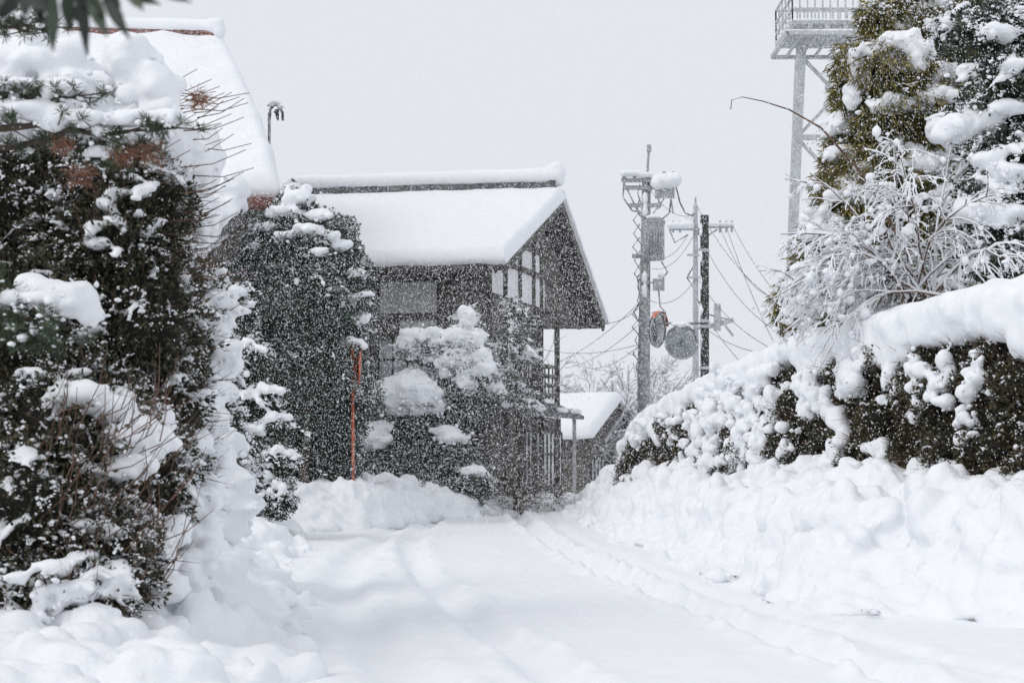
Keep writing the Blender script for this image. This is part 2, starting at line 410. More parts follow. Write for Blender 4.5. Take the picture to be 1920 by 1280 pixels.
# ================================================================ ROOF SNOW
def edge_samples(n,L,r):
    a=r*(1-np.cos(np.linspace(0,math.pi/2,7)))
    mid=np.linspace(r,L-r,max(3,n))
    return np.concatenate([a[:-1],mid,(L-a[:-1])[::-1]])
def slab(mb,A,B,C,D,th,r=.3,nu=60,nv=24,amp=.05,ridge=False,seed=0,mi=0,curve=None):
    A,B,C,D=[np.array(q,float) for q in (A,B,C,D)]
    Lu=np.linalg.norm(B-A); Lv=np.linalg.norm(D-A)
    su=edge_samples(nu,Lu,r); sv=edge_samples(nv,Lv,r)
    U,V=np.meshgrid(su/Lu,sv/Lv)
    P=(A*(1-U[...,None])+B*U[...,None])*(1-V[...,None])+(D*(1-U[...,None])+C*U[...,None])*V[...,None]
    if curve is not None: P=P+curve(U,V)
    e=np.minimum(U*Lu,(1-U)*Lu); e=np.minimum(e,V*Lv)
    if not ridge: e=np.minimum(e,(1-V)*Lv)
    q=np.clip(e/r,0,1); pr=np.sqrt(np.clip(1-(1-q)**2,0,1))
    n=np.cross(B-A,D-A); n=n/np.linalg.norm(n); n=n if n[2]>0 else -n
    n=norm(n*.5+np.array([0,0,.5]))
    nz=fbm(P.reshape(-1,3)*1.1+seed,3,seed).reshape(U.shape)
    T=P+n*(pr*(th+amp*nz))[...,None]
    out=norm(A-D)*1.0
    T=T+out*((.12+.1*nz)*np.exp(-(V*Lv/.15))*(pr>0.01)*1.0)[...,None]
    jag=fbm(np.stack([U*Lu*2.2,0*U,0*U],-1).reshape(-1,3)+seed,3,seed+2).reshape(U.shape)
    T[...,2]-=(.05+.05*jag)*(V*Lv<.02)
    mb.grid(T,mi)
    mb.add([A-n*.02,B-n*.02,C-n*.02,D-n*.02],[[0,1,2,3]],mi)

# ================================================================ MAIN HOUSE
K=1.12
def sc(x,y,z): return np.array([x*K,y*K,1.6+(z-1.6)*K])
u=norm(np.array([-1,.15,0])); v=norm(np.array([.33,1,0]))
E=sc(-.27,36,6.4); T1=5.23*K; T2=10.0*K; apz=sc(0,0,8.89)[2]; fez=sc(0,0,5.73)[2]; LEN=8.8
def Ed(a,t,z): return np.array([E[0],E[1],0])+u*a+v*t+np.array([0,0,z])
hr=root('house','two-storey timber japanese house with snow-covered gable roof','house',Ed(4,5,0))
OH=1.05; OG=.75
def P(a,b,z): return Ed(a+OG,b+OH,z)
DEP=5.2; BF=T2-OH-.25
zw=E[2]+ (apz-E[2])/T1*OH-.28
tb=T1-OH
zr=apz-.3; zl=fez-.12
mb=MB()
LW=LEN-1.6
up_=[P(0,0,zl),P(0,0,zw),P(0,tb,zr),P(0,BF,zl)]; uq=[q+u*LW for q in up_]
mb.add(up_+uq,[[0,1,5,4],[1,2,6,5],[2,3,7,6],[0,3,7,4],[0,1,2,3],[7,6,5,4]])
def boxw(b0,b1,z0,z1,a0=0):
    lo=[P(a0,b0,z0),P(LW,b0,z0),P(LW,b1,z0),P(a0,b1,z0)]; mb.hexa(lo,[q+[0,0,z1-z0] for q in lo])
boxw(0.004,DEP,-.3,zl+.01,.004)
boxw(DEP+.004,8.6,-.3,2.8,.3)
part('wall',mb,[WOOD],hr,False)
mb=MB()
def hb(a0,a1,z,h=.14): mb.beam(P(a0,-.05,z),P(a1,-.05,z),.1,h)
def vb(a,z0,z1,w=.14): mb.beam(P(a,-.06,z0),P(a,-.06,z1),w,.12)
for a in (.05,1.35,3.3,5.2,7.0): vb(a,0,zw-.05)
for z in (6.7,5.55,5.05,3.6,3.0): hb(0,LW,z)
def gb(b0,b1,z,h=.12): mb.beam(P(-.05,b0,z),P(-.05,b1,z),.1,h)
def gv(b,z0,z1,w=.12): mb.beam(P(-.06,b,z0),P(-.06,b,z1),w,.12)
for b in (.06,1.5,2.9,4.3,5.14): gv(b,0,min(zw+(zr-zw)*b/tb,9) if b<tb else 8)
gb(0,6.2,7.3,.12); gb(0,BF-.1,6.1,.26); gb(0,DEP,5.1,.2); gb(0,DEP,3.7,.2); gb(1.5,5.6,8.05,.12)
part('timber_frame',mb,[WOODB],hr,False)
def panel(name,a0,a1,z0,z1,mt,side='front',bars=(1,1),fr=.05,label=None):
    mb=MB(); 
    Q=(lambda a,o,z: P(a,-o,z)) if side=='front' else (lambda a,o,z: P(-o,a,z))
    mb.hexa([Q(a0,.0,z0),Q(a1,.0,z0),Q(a1,.02,z0),Q(a0,.02,z0)],[Q(a0,.0,z1),Q(a1,.0,z1),Q(a1,.02,z1),Q(a0,.02,z1)])
    for i in range(bars[0]+1):
        a=a0+(a1-a0)*i/bars[0]; mb.beam(Q(a,.035,z0),Q(a,.035,z1),fr,.03,1)
    for i in range(bars[1]+1):
        z=z0+(z1-z0)*i/bars[1]; mb.beam(Q(a0,.04,z),Q(a1,.04,z),.03,fr,1)
    return part(name,mb,[mt,WOODB],hr,False,label)
panel('plaster_panel',1.45,3.2,5.65,6.6,PLAST)
panel('plaster_panel',3.4,5.1,5.65,6.6,PLAST)
panel('plaster_panel',1.45,2.6,5.12,5.5,PLAST)
panel('window',1.5,3.2,3.75,4.9,GLASS,bars=(4,2))
panel('window',3.45,5.1,3.75,4.9,GLASS,bars=(4,2))
panel('window',1.2,3.2,.6,2.6,GLASS,bars=(4,3))
for b in (.12,1.57,2.97,4.37): panel('plaster_panel',b,b+1.27,6.26,7.23,WPLAST,'g',label='white plaster panel under the gable')
for b in (1.57,2.97,4.37): panel('plaster_panel',b,b+(1.27 if b<4 else .7),7.37,7.98,WPLAST,'g',fr=.04)
panel('window',1.7,4.2,3.95,4.95,WPLAST,'g',bars=(4,1))
def lat(b0,b1,z0,z1,nb,mt,name,a=.3):
    mb=MB()
    Q=lambda b,o,z:P(a-o,b,z)
    mb.hexa([Q(b0,.01,z0),Q(b1,.01,z0),Q(b1,.03,z0),Q(b0,.03,z0)],[Q(b0,.01,z1),Q(b1,.01,z1),Q(b1,.03,z1),Q(b0,.03,z1)])
    for i in range(nb+1): b=b0+(b1-b0)*i/nb; mb.beam(Q(b,.05,z0),Q(b,.05,z1),.07,.04,1)
    for z in (z0,z1,(z0*.4+z1*.6)): mb.beam(Q(b0,.06,z),Q(b1,.06,z),.04,.08,1)
    part(name,mb,[mt,WOODB],hr,False)
lat(5.5,8.5,.5,2.3,7,WPLAST,'window'); lat(3.4,5.0,.1,2.3,4,GLASS,'door',0.)
mb=MB()
A=Ed(LEN,0,E[2]);B=Ed(0,0,E[2]);C=Ed(0,T1,apz);D=Ed(LEN,T1,apz); Fl=Ed(LEN,T2,fez);Fr=Ed(0,T2,fez)
dn=np.array([0,0,-.2])
mb.hexa([A+dn,B+dn,C+dn,D+dn],[A,B,C,D]); mb.hexa([D+dn,C+dn,Fr+dn,Fl+dn],[D+[0,0,-.002],C+[0,0,-.002],Fr,Fl])
g=-u*.05
mb.beam(B+g+[0,0,-.16],C+g+[0,0,-.16],.08,.34); mb.beam(C+g+[0,0,-.16],Fr+g+[0,0,-.16],.08,.34)
for i in range(30):
    a=.2+i*(LEN-.4)/29; mb.beam(Ed(a,.05,E[2]-.26),Ed(a,OH,E[2]-.26+.476*OH),.06,.09)
for i in range(9):
    t=i/8*(T2-.6)+.3; z=E[2]+(apz-E[2])*t/T1 if t<T1 else fez+(apz-fez)*(T2-t)/(T2-T1); mb.beam(Ed(0,t,z-.28),Ed(OG+.1,t,z-.28),.08,.1)
roof=part('roof',mb,[WOODB],hr,False)
mb=MB(); mb.beam(Ed(.25,T1,apz+.28),Ed(LEN-.2,T1,apz+.28),.34,.54); mb.beam(Ed(.1,T1,apz+.3),Ed(.35,T1,apz+.3),.45,.6)
sub('ridge',mb,[TILE],roof)
mb=MB(); slab(mb,A-v*.04,B-v*.04-u*.18,C-u*.18,D,.42,.2,90,30,.06,seed=3); slab(mb,Fl+v*.1,Fr+v*.1-u*.2,C-u*.2+[0,0,.01],D+[0,0,.01],.42,.16,60,24,.05,seed=5)
part('snow_cover',mb,[SNOW],hr)
sp=[]
for i in range(90):
    a=.1+i*(LEN-.3)/89; sp.append((Ed(a,T1,apz+.77),(.3,.34,.26)))
for (a,z,r) in ((.1,.98,.24),(-.02,.85,.2),(.3,.88,.25),(.0,.6,.18)): sp.append((Ed(a,T1,apz+z),(r,r*1.1,r)))
for i in range(5): sp.append((Ed(2.3+i*.12,.0,E[2]+.05),(.14,.14,.12)))
snow_obj('ridge_snow',sp,.06,hr,amp=.03,fr=1.2,expand=False,amp2=.01)
mb=MB()
BP=.62
mb.hexa([P(0,.3,3.35),P(0,5.0,3.35),P(-BP,5.0,3.35),P(-BP,.3,3.35)],[P(0,.3,3.5),P(0,5.0,3.5),P(-BP,5.0,3.5),P(-BP,.3,3.5)])
for z in (4.35,4.05,3.75): mb.beam(P(-BP+.03,.3,z),P(-BP+.03,5.0,z),.07,.07)
for i in range(12): b=.35+i*(4.6)/11; mb.beam(P(-BP+.03,b,3.5),P(-BP+.03,b,4.36),.05,.05)
for z in (4.35,4.05,3.75): mb.beam(P(-BP+.03,5.0,z),P(1,5.3,z),.07,.07)
part('balcony',mb,[WOODB],hr,False)
mb=MB(); mb.beam(P(-.6,5.0,-.1),P(-.6,5.0,zl),.17,.17); mb.beam(P(-.6,5.0,zl-.1),P(.1,5.0,zl-.1),.15,.2); part('post',mb,[WOODB],hr,False)
mb=MB(); mb.beam(P(-.6,7.0,-.1),P(-.6,7.0,2.75),.12,.12); part('post',mb,[PLAST],hr,False,'pale painted porch post')
def wedge(p,q,o,z0,z1):
    p,q,o=[np.array(k) for k in(p,q,o)]
    mb.hexa([p+[0,0,z0-.12],q+[0,0,z0-.12],q+o+[0,0,z1-.12],p+o+[0,0,z1-.12]],[p+[0,0,z0],q+[0,0,z0],q+o+[0,0,z1],p+o+[0,0,z1]])
mb=MB()
wedge(P(.0,-.6,0),P(.0,7.3,0),-u*.85,3.25,2.85); wedge(P(-.02,0,0),P(LW,0,0),-v*1.0,3.28,2.85)
part('porch_roof',mb,[TILE],hr,False)
sp=[]
for i in range(42): 
    b=-.5+i*.185
    if fbm(np.array([[i*.35,1,2]]),2)[0]>-.1: sp.append((P(-.72,b,2.98),(.15,.17,.1)))
for i in range(34):
    sp.append((P(.2+i*.2,-.75,3.05),(.2,.25,.12)))
snow_obj('porch_snow',sp,.07,hr)

# ================================================================ LARGE LEFT BUILDING
fr=root('house','tall traditional building with steep thick snow-covered roof','house',(-10.6,38,0))
dE=34.6; dR=41.5
eL=W(-160,390,dE); eR=W(528,366,dE); rR=W(418,80,dR); rL=W(-200,60,dR)
mb=MB()
def crv(U,V): 
    c=(V*(1-V))[...,None]; return c*np.array([1.1,.0,-.9])*np.stack([U,U,1+0*U],-1)+np.array([0,0,.2])*np.exp(-((V-.2)/.035)**2)[...,None]+np.array([0,0,.1])*np.exp(-((V-.45)/.03)**2)[...,None]
slab(mb,eL,eR,rR,rL,.5,.35,80,60,.12,seed=11,curve=crv)
part('snow_cover',mb,[SNOW],fr)
mb=MB(); mb.beam(eL+[0,-.05,-.2],eR+[-.1,-.05,-.2],.5,.22); part('eave',mb,[RED],fr,False)
mb=MB(); 
back=np.array([.8,7,-4.5])
mb.add([eL+[0,.1,-.1],eR+[0,.1,-.1],rR+[0,0,-.1],rL+[0,0,-.1],rR+back,rL+back],[[0,1,2,3],[3,2,4,5]]); mb.add([eR+[0,.1,-.1],rR+back,rR+[0,0,-.1]],[[0,1,2]])
part('roof',mb,[WOODB],fr,False)
mb=MB(); mb.beam(W(-150,58,dR-.4),W(405,72,dR-.4),.5,.3); part('ridge',mb,[RED],fr,False)
sp=[]
for i in range(110):
    t=i/109; sp.append((lerp(W(-150,38,dR-.4),W(395,53,dR-.4),t),(.3,.33,.25)))
for a,b,r in ((405,48,13),(412,60,12),(398,48,13),(412,44,10)): sp.append(S(a,b,dR-.6,r,r+2))
snow_obj('ridge_snow',sp,.07,fr,amp=.03,fr=1.2,expand=False,amp2=.01)
mb=MB(); mb.hexa([(-15.5,36.4,-.3),(-6.5,36.4,-.3),(-6.5,39,-.3),(-15.5,39,-.3)],[(-15.5,36.4,7.6),(-6.5,36.4,7.6),(-6.5,39,7.6),(-15.5,39,7.6)]); part('wall',mb,[WOOD],fr,False)
mb=MB(); mb.hexa([W(330,500,31),W(448,425,31),W(448,425,34),W(330,500,34)],[W(330,470,31),W(456,392,31),W(456,392,34),W(330,470,34)])
mb.beam(W(400,440,31.3),W(400,900,31.3)*[1,1,0],.2,.2)
part('porch_roof',mb,[TILE],fr,False)
snow_obj('porch_snow',[S(435,350,31.2,30,28),S(440,380,31.2,24,28),S(420,410,31.2,24,28),S(450,360,31.2,16,22),S(395,400,31.2,40,45),S(360,430,31.2,50,50)],.06,fr)

# ================================================================ SMALL FAR HOUSE
sh=root('house','small low cottage with snow-laden gable roof','house',W(1140,900,62)*[1,1,0])
d0=60;d1=64;d2=69
nl=W(1030,824,d0); nr=W(1107,820,d0); ar=W(1160,750,d1); al=W(1040,752,d1); fr_=W(1192,800,d2); fl_=fr_+ (al-ar)
dn=np.array([0,0,-.18])
mb=MB(); mb.hexa([nl+dn,nr+dn,ar+dn,al+dn],[nl,nr,ar,al]); mb.hexa([al+dn,ar+dn,fr_+dn,fl_+dn],[al+[0,0,-.003],ar+[0,0,-.003],fr_,fl_]); part('roof',mb,[WOODB],sh,False)
mb=MB(); ox=np.array([.12,0,0]); slab(mb,nl,nr+ox,ar+ox,al,.45,.25,30,20,.05,seed=21); slab(mb,fl_,fr_+ox,ar+ox,al,.42,.2,30,20,.05,seed=22); part('snow_cover',mb,[SNOW],sh)
mb=MB()
g0,g1,g2=nr+[-.25,.5,-.05],ar+[-.3,0,-.2],fr_+[-.5,-.5,.1]
z0=lambda p:p*[1,1,0]-[0,0,.2]
wl=nl+[.2,.5,-.05]
mb.add([z0(g0),g0,g1,g2,z0(g2)],[[0,1,2,3,4]]); mb.add([z0(g0),g0,wl,z0(wl)],[[0,1,2,3]])
part('wall',mb,[WOOD],sh,False)
for k in range(2):
    mb=MB(); a=lerp(g0,g2,.12+.4*k)*[1,1,0]; b=lerp(g0,g2,.42+.4*k)*[1,1,0]; o=np.array([.05,-.02,0])
    mb.hexa([a+o+[0,0,.5],b+o+[0,0,.5],b+[0,0,.5],a+[0,0,.5]],[a+o+[0,0,1.35],b+o+[0,0,1.35],b+[0,0,1.35],a+[0,0,1.35]])
    for j in range(5): q=lerp(a,b,j/4)+o*1.4; mb.beam(q+[0,0,.45],q+[0,0,1.4],.07,.04,1)
    part('window',mb,[GLASS,WOODB],sh,False)

# ================================================================ RIGHT STONE WALL + HEDGE
WA=np.array([6.3,12.5]); WB=np.array([2.75,34.3])
def wall_at(px,py):
    k=(px-CX)/F; D=WB-WA; t=(k*WA[1]-WA[0])/(D[0]-k*D[1]); q=WA+D*t
    return W(px,py,q[1]),t
tops=[(1183,812),(1200,778),(1250,740),(1300,715),(1370,672),(1440,648),(1500,620),(1620,578),(1740,548),(1850,520),(1920,512),(2050,500)]
TP=np.array([wall_at(a,b)[0] for a,b in tops]); o_=np.argsort(TP[:,1]); TP=TP[o_]
def topz(y): return np.interp(y,TP[:,1],TP[:,2])
def wx(y): return WA[0]+(WB[0]-WA[0])*(y-WA[1])/(WB[1]-WA[1])
wr=root('stone_wall','mossy boulder garden wall under a thick snow cap','wall',(wx(22),22,0))
yy=np.arange(13,34.4,.09); tt=np.linspace(0,1,34)
Yg,Tg=np.meshgrid(yy,tt,indexing='ij')
Zg=-.1+Tg*(topz(Yg)-.35+.1); Xg=wx(Yg)+.35*Tg
pp=np.stack([Xg,Yg,Zg],-1).reshape(-1,3)
seeds=np.stack([rng.uniform(-.3,.3,700),rng.uniform(12,35,700),rng.uniform(0,3.6,700)],-1)
d1_=np.full(len(pp),9.);d2_=np.full(len(pp),9.)
for s_ in seeds:
    d=np.hypot((pp[:,1]-s_[1])*.8,(pp[:,2]-s_[2])); m=d<d1_; d2_=np.where(m,d1_,np.minimum(d2_,d)); d1_=np.where(m,d,d1_)
bump=np.clip((d2_-d1_)*2.2,0,1)**.5*.22+.05*fbm(pp*4,3)
Pg=pp.copy(); Pg[:,0]-=bump; Pg=Pg.reshape(Xg.shape+(3,))
mb=MB(); mb.grid(Pg); 
topg=np.stack([Pg[:,-1],Pg[:,-1]+[.9,0,0]],1); mb.grid(topg); eg=np.stack([Pg[-1],Pg[-1]+[.9,0.2,0]],1); mb.grid(eg)
part('stones',mb,[STONE],wr)
sp=[]
for y in np.arange(13,34.3,.12):
    z=topz(y); k=np.interp(y,[14,24,34],[1.15,1.0,.78]); dr=.5+.5*fbm(np.array([[y*1.1,3,5]]),3)[0]
    for j in range(4):
        ox=rng.uniform(-.3,.6); r=rng.uniform(.3,.4)*min(k,1)
        sp.append((np.array([wx(y)+.25+ox,y+rng.uniform(-.1,.1),z-r*.78-max(0,-ox)*.35]),(r*1.15,r*1.2,r*.78)))
    for zz in (.34,.5,.66):
        r=rng.uniform(.2,.26)*k
        if zz<.45 or dr>(.36 if zz<.6 else .52): sp.append((np.array([wx(y)-.1-.08*zz+rng.uniform(-.04,.04),y,z-zz*k*(.8+.4*dr)]),(r,r*1.2,r)))
    if rng.random()<.25*dr:
        for j in range(rng.integers(2,6)):
            q=rng.uniform(.06,.13); sp.append((np.array([wx(y)-.28+rng.uniform(-.05,.05),y+rng.normal()*.08,z-.85*k-j*.1]),(q,q*1.1,q*1.2)))
snow_obj('snow_cap',sp,.05,wr,amp=.07,fr=1.5,amp2=.02,fr2=6,expand=False,ridged=.04,smooth=5)
hg=root('hedge','low evergreen shrubs clinging to wall dusted with snow','hedge',(wx(22)-.2,22,0))
hb_=[]
for y in np.arange(14,34.2,.42):
    z=topz(y); k_=np.interp(y,[14,34],[1.0,.7])
    for k in range(6):
        zz=z-.95*k_-k*.34+rng.uniform(-.1,.1)
        if zz<.6 : continue
        if rng.random()<.16: continue
        r=rng.uniform(.2,.34)*(.7+.3*k_); hb_.append((np.array([wx(y)-.02-.05*k+rng.uniform(-.1,.1),y+rng.uniform(-.15,.15),zz]),(r,r*1.1,r*.85)))
mb=MB()
lb=hb_
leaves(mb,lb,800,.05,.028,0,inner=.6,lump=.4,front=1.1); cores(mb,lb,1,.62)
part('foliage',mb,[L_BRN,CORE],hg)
mb=MB(); twigs(mb,lb,16,.3,.008,0,(-.4,0,.2)); part('twigs',mb,[TWIG],hg)
sp=[]
def cascade(px0,py0,px1,py1,n,r):
    n=int(n*2.4)
    for i in range(n):
        t=i/(n-1); a=lerp(px0,px1,t)+rng.normal()*9; b=lerp(py0,py1,t)+rng.normal()*5
        p,_=wall_at(a,b); rr=r*(.45+.75*rng.random()**1.5)*p[1]/F
        p=p+np.array([-.34-rng.uniform(0,.12),rng.normal()*.05,0]); sp.append((p,(rr*rng.uniform(.8,1.4),rr,rr*rng.uniform(.7,1.1))))
for c_ in ((1365,720,1375,900,18,16),(1350,750,1335,900,14,13),(1420,710,1425,880,15,16),(1450,750,1435,890,13,14),(1500,730,1465,870,13,16),(1540,800,1500,890,9,13),(1590,730,1610,790,8,20),(1640,810,1600,880,9,19),(1690,830,1720,880,6,15),(1660,670,1650,730,7,20),(1800,690,1830,750,7,16),(1890,660,1900,740,6,16),(1770,660,1780,780,10,14),(1310,780,1320,880,6,9),(1250,780,1240,840,5,9),(1740,700,1730,760,5,13),(1560,690,1560,780,8,16),(1850,870,1830,900,7,18),(1880,760,1890,820,6,12),(1400,690,1395,880,13,13),(1480,690,1450,800,10,15),(1285,770,1290,830,5,9)):
    cascade(*c_)
snow_obj('snow_clumps',sp,.032,hg,amp=.05,fr=5,ridged=.03,smooth=4,expand=False)
mb=MB(); fleckclusters(mb,lb,26,.016,-.05,run=(3,10)); halo(mb,sp,4,.028); part('snow_dusting',mb,[SNOWF],hg)

# ================================================================ NEAR LEFT HEDGE
B1=[S(60,390,12.6,180,140),S(240,380,12.4,130,110),S(250,590,12.3,130,150),S(50,640,11.8,140,170),S(310,730,12.6,75,130),S(130,820,11.4,160,150),S(265,900,11.9,90,140),
    S(50,990,10.9,150,170),S(180,1050,10.9,120,110),S(335,880,12.8,60,90),S(370,600,13.6,45,110),S(40,1150,10.5,120,110),S(200,470,12.3,150,120),S(-80,800,12,150,400),S(150,1120,10.5,90,70)]
sn=[S(130,560,10.9,58,32),S(90,545,10.9,45,26),S(60,530,10.9,30,20),S(165,590,10.9,25,20),
    S(365,330,13.2,40,80),S(382,280,13.2,34,50),S(372,400,13.2,36,48),S(350,270,13.2,40,40),S(345,330,13.3,40,60),
    S(60,110,12,95,50),S(20,150,12,60,60),S(150,165,12,75,45),S(110,120,12,60,40),S(250,120,11.6,50,45),S(290,160,11.6,50,50),S(300,205,11.6,40,45),S(235,95,11.6,40,35),S(265,230,12,60,40),S(190,230,12.2,80,40),S(120,220,12.2,80,45),S(40,230,12.3,80,50),S(310,250,12.4,60,40),S(330,290,12.4,50,60),
    S(160,735,10.9,45,20),S(200,760,11,50,24),S(245,800,11.1,50,30),S(285,830,11.2,42,36),S(300,790,11.5,30,36),S(225,745,11.2,30,22),S(235,875,11,50,26),S(190,890,11,30,18),
    S(395,560,13.5,40,22),S(420,575,14,30,18),S(400,620,13.5,30,26),S(410,680,13.6,32,30),S(395,730,13.4,30,35),S(380,780,13,32,35),S(360,830,12.6,40,30),S(400,860,13,35,40),S(385,920,12.8,40,35),
    S(255,960,11.2,45,24),S(310,1000,11.4,45,35),S(290,1050,11.2,40,40),S(310,1100,11.2,45,35),S(350,940,12.2,50,35),S(330,870,12.2,40,30),S(360,1010,12.2,50,50),S(340,1070,11.8,50,40),S(150,980,10.5,30,14),S(200,1000,10.6,30,16),S(60,700,11,35,14),
    S(30,1080,10,30,14),S(90,1060,10,32,16),S(150,1100,10.1,30,18),S(220,1085,10.4,34,18),S(200,1150,10.2,30,14)]
plant('hedge','tall tangled evergreen hedge heaped with wet snow','hedge',B1,(-3.6,12.2,0),L_NEAR,1400,.055,.024,sn,.026,flk=700,flr=.012,tw=170,twL=.3,up=-.1,amp=.04,trad=.1,spread=1.3,lump=.4,capr=.055,caps=44,capup=-.15,thr=-.4,hal=10)
mb=MB()
for i in range(70):
    p=W(rng.uniform(250,370),rng.uniform(170,520),12.3+rng.uniform(-.3,.3)); L=rng.uniform(.25,.6); d=norm(np.array([1,rng.uniform(-.4,.4),rng.uniform(-.1,.35)]))
    mb.tube([p,p+d*L*.5+[0,0,-.02],p+d*L+[0,0,.05]],[.006,.004,.003],4)
for i in range(140):
    p=W(rng.uniform(60,330),rng.uniform(760,1100),10.6+rng.uniform(-.3,.3)); L=rng.uniform(.2,.5); d=norm(np.array([rng.uniform(.0,1),rng.uniform(-.6,.1),rng.uniform(.2,1)]))
    mb.tube([p,p+d*L*.5+[.02,0,-.01],p+d*L+[0,0,.04]],[.005,.004,.002],4)
rt=root('shrub','bare reddish twigs sprouting through the snow','shrub',(-2.9,11.5,0)); part('twigs',mb,[TWIG],rt)

def pine(name,label,base,paths,tuftsL,snow,rust=()):
    rt=root(name,label,'pine tree',base); mb=MB(); tp=[]
    for path,r in paths:
        Pp=np.array([W(*q) for q in path]); t=np.linspace(0,len(Pp)-1,12); Q=np.stack([np.interp(t,np.arange(len(Pp)),Pp[:,k]) for k in range(3)],1); Q[1:-1]+=rng.normal(size=(10,3))*.015
        mb.tube(Q,np.linspace(r,r*.3,12),7)
        for q in Q[2:]:
            for _ in range(4):
                e=q+np.array([rng.normal()*.1,rng.normal()*.12,rng.uniform(-.04,.07)]); mb.tube([q,e],[.006,.004],4,cap=False); tp.append(e)
    part('trunk',mb,[BARK],rt)
    mb=MB(); tufts(mb,tp,46,tuftsL,.006,0,.3)
    for q in rust: 
        c=W(*q); tufts(mb,c+rng.normal(size=(7,3))*.035,30,.09,.006,1,0)
    part('needles',mb,[L_PIN,L_RUS],rt)
    snow_obj('snow_cover',snow,.026,rt,amp=.035,fr=4)
    mb=MB(); halo(mb,snow,24,.018); T=np.array(tp); mb.flecks(T+rng.normal(size=T.shape)*.03+[0,0,.03],.016*rng.lognormal(0,.4,len(T))); part('snow_dusting',mb,[SNOWF],rt)
    return rt
pine('pine_tree','pine boughs weighed down by clumps of snow',(-5.0,10,0),
 [([(-60,235,10),(60,240,10),(200,250,10),(330,240,10)],.03),([(-60,290,10.2),(100,262,10.2),(200,300,10.2),(300,280,10.2)],.025),([(-60,170,10),(60,180,10),(150,180,10)],.025),([(-50,420,9.6),(0,560,9.6),(60,600,9.6),(110,640,9.6)],.02),([(-60,560,9.6),(20,640,9.6),(90,650,9.6)],.02),([(-60,60,10.5),(20,40,10.5),(90,60,10.5)],.02)],.075,
 [S(60,205,10,70,14),S(150,225,10,70,13),S(250,222,10,55,14),S(20,200,10,40,12),S(310,220,10,35,22),S(120,165,10,40,18),S(30,160,10,45,16),S(80,560,9.6,40,18),S(20,560,9.6,30,20),S(190,285,10.1,30,8)],
 [(375,185,11),(235,290,9.9),(285,282,9.9),(120,275,10),(150,330,10)])
rt=root('tree','overhanging evergreen branch with dark pointed leaves','tree',(-2.6,2.6,0))
mb=MB(); mb.tube([(-2.6,2.6,0),(-2.5,2.7,1.8),(-2.1,2.9,3.0),W(60,-60,3.1),W(230,-20,3.1)],[.08,.06,.04,.012,.006],8); part('trunk',mb,[BARK],rt)
mb=MB()
for a,b,x,y,w in ((100,-20,98,95,14),(125,-20,130,60,15),(60,-30,45,30,20),(165,-20,200,68,17),(190,-20,243,74,14),(20,-20,0,34,24),(215,-20,300,8,13),(290,-20,358,4,9),(80,-30,75,50,15),(150,-20,163,104,13),(-10,-20,-20,34,30),(45,-20,90,22,18),(110,-20,60,22,16),(170,-10,140,40,15),(200,-20,225,32,14),(235,-20,270,20,11),(0,-20,30,20,24),(130,-20,190,30,18)):
    p=W(a,b,3.1+rng.uniform(-.1,.1)); q=W(x,y,3.1+rng.uniform(-.1,.1)); d=q-p; s_=norm(np.cross(d,[0,1,.3]))*w*3.1/F
    n_=6; t=np.linspace(0,1,n_); wd=np.sin(np.pi*np.clip(t,.03,.97)**.8); 
    g_=np.stack([p+d*t[:,None]+s_*wd[:,None],p+d*t[:,None]+[0,.012,0],p+d*t[:,None]-s_*wd[:,None]],1); mb.grid(g_)
part('crown',mb,[L_DRK],rt)

# ================================================================ LEFT MID PLANTS
B=[S(415,560,17,38,50),S(395,660,16.5,40,60),S(400,750,16.5,40,60),S(415,840,16.5,45,60),S(440,900,17,45,50),S(395,920,16,50,60)]
q=15.8
sc_n=[S(415,548,q,40,20),S(435,580,q,28,14),S(405,610,q,30,20),S(420,655,q,30,22),S(400,700,q,28,24),S(425,735,q,24,20),S(400,790,q,30,26),S(435,830,q,26,26),S(405,870,q,36,30),S(445,905,q,36,26),S(400,940,q,44,30),S(455,950,q,36,24),S(420,985,q,50,30)]
plant('shrub','narrow roadside shrub plastered with clinging snow','shrub',B,(-3.5,17,0),L_DRK,900,.06,.03,sc_n,.036,flk=300,flr=.02,caps=16,capr=.07,tw=60,twL=.2,up=-.5,amp=.05,capup=-.1,lump=.45)
q=27.0
Bd=[S(465,672,q,38,36),S(432,700,q,30,40),S(500,745,q,30,26),S(455,765,q,40,28),S(515,795,q,30,22),S(455,828,q,42,34),S(520,862,q,32,26),S(470,880,q,40,35),S(475,935,q,45,40),S(525,930,q,30,38)]
q-=.25
pads=[]
for a,b,r in ((462,643,34),(505,726,26),(515,778,26),(450,800,30),(520,842,26),(530,912,24),(470,795,22),(460,740,26),(490,890,24),(440,690,22)):
    for k in range(7): t=(k-3)/3; pads.append(S(a+t*r+rng.normal()*3,b+t*t*10+rng.normal()*3,q+rng.uniform(-.1,.15),r*.32,8*(1-.4*abs(t))+3))
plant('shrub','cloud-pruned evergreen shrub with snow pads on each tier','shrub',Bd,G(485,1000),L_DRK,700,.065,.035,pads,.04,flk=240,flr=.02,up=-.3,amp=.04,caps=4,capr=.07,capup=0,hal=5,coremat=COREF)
q=32.2
Be=[S(558,405,q,42,38),S(505,465,q,50,48),S(608,450,q,55,52),S(560,470,q,70,60),S(640,505,q,48,48),S(465,545,q,42,60),S(480,630,q,58,80),S(560,570,q,100,100),S(640,600,q,50,75),S(590,720,q,95,110),S(560,850,q,85,85),S(640,760,q,42,100),S(610,880,q,60,75),S(500,700,q,70,100),S(655,690,q+.3,28,55),S(510,900,q,50,60),S(575,930,q,80,45),S(550,360,q,12,16)]
q-=.4
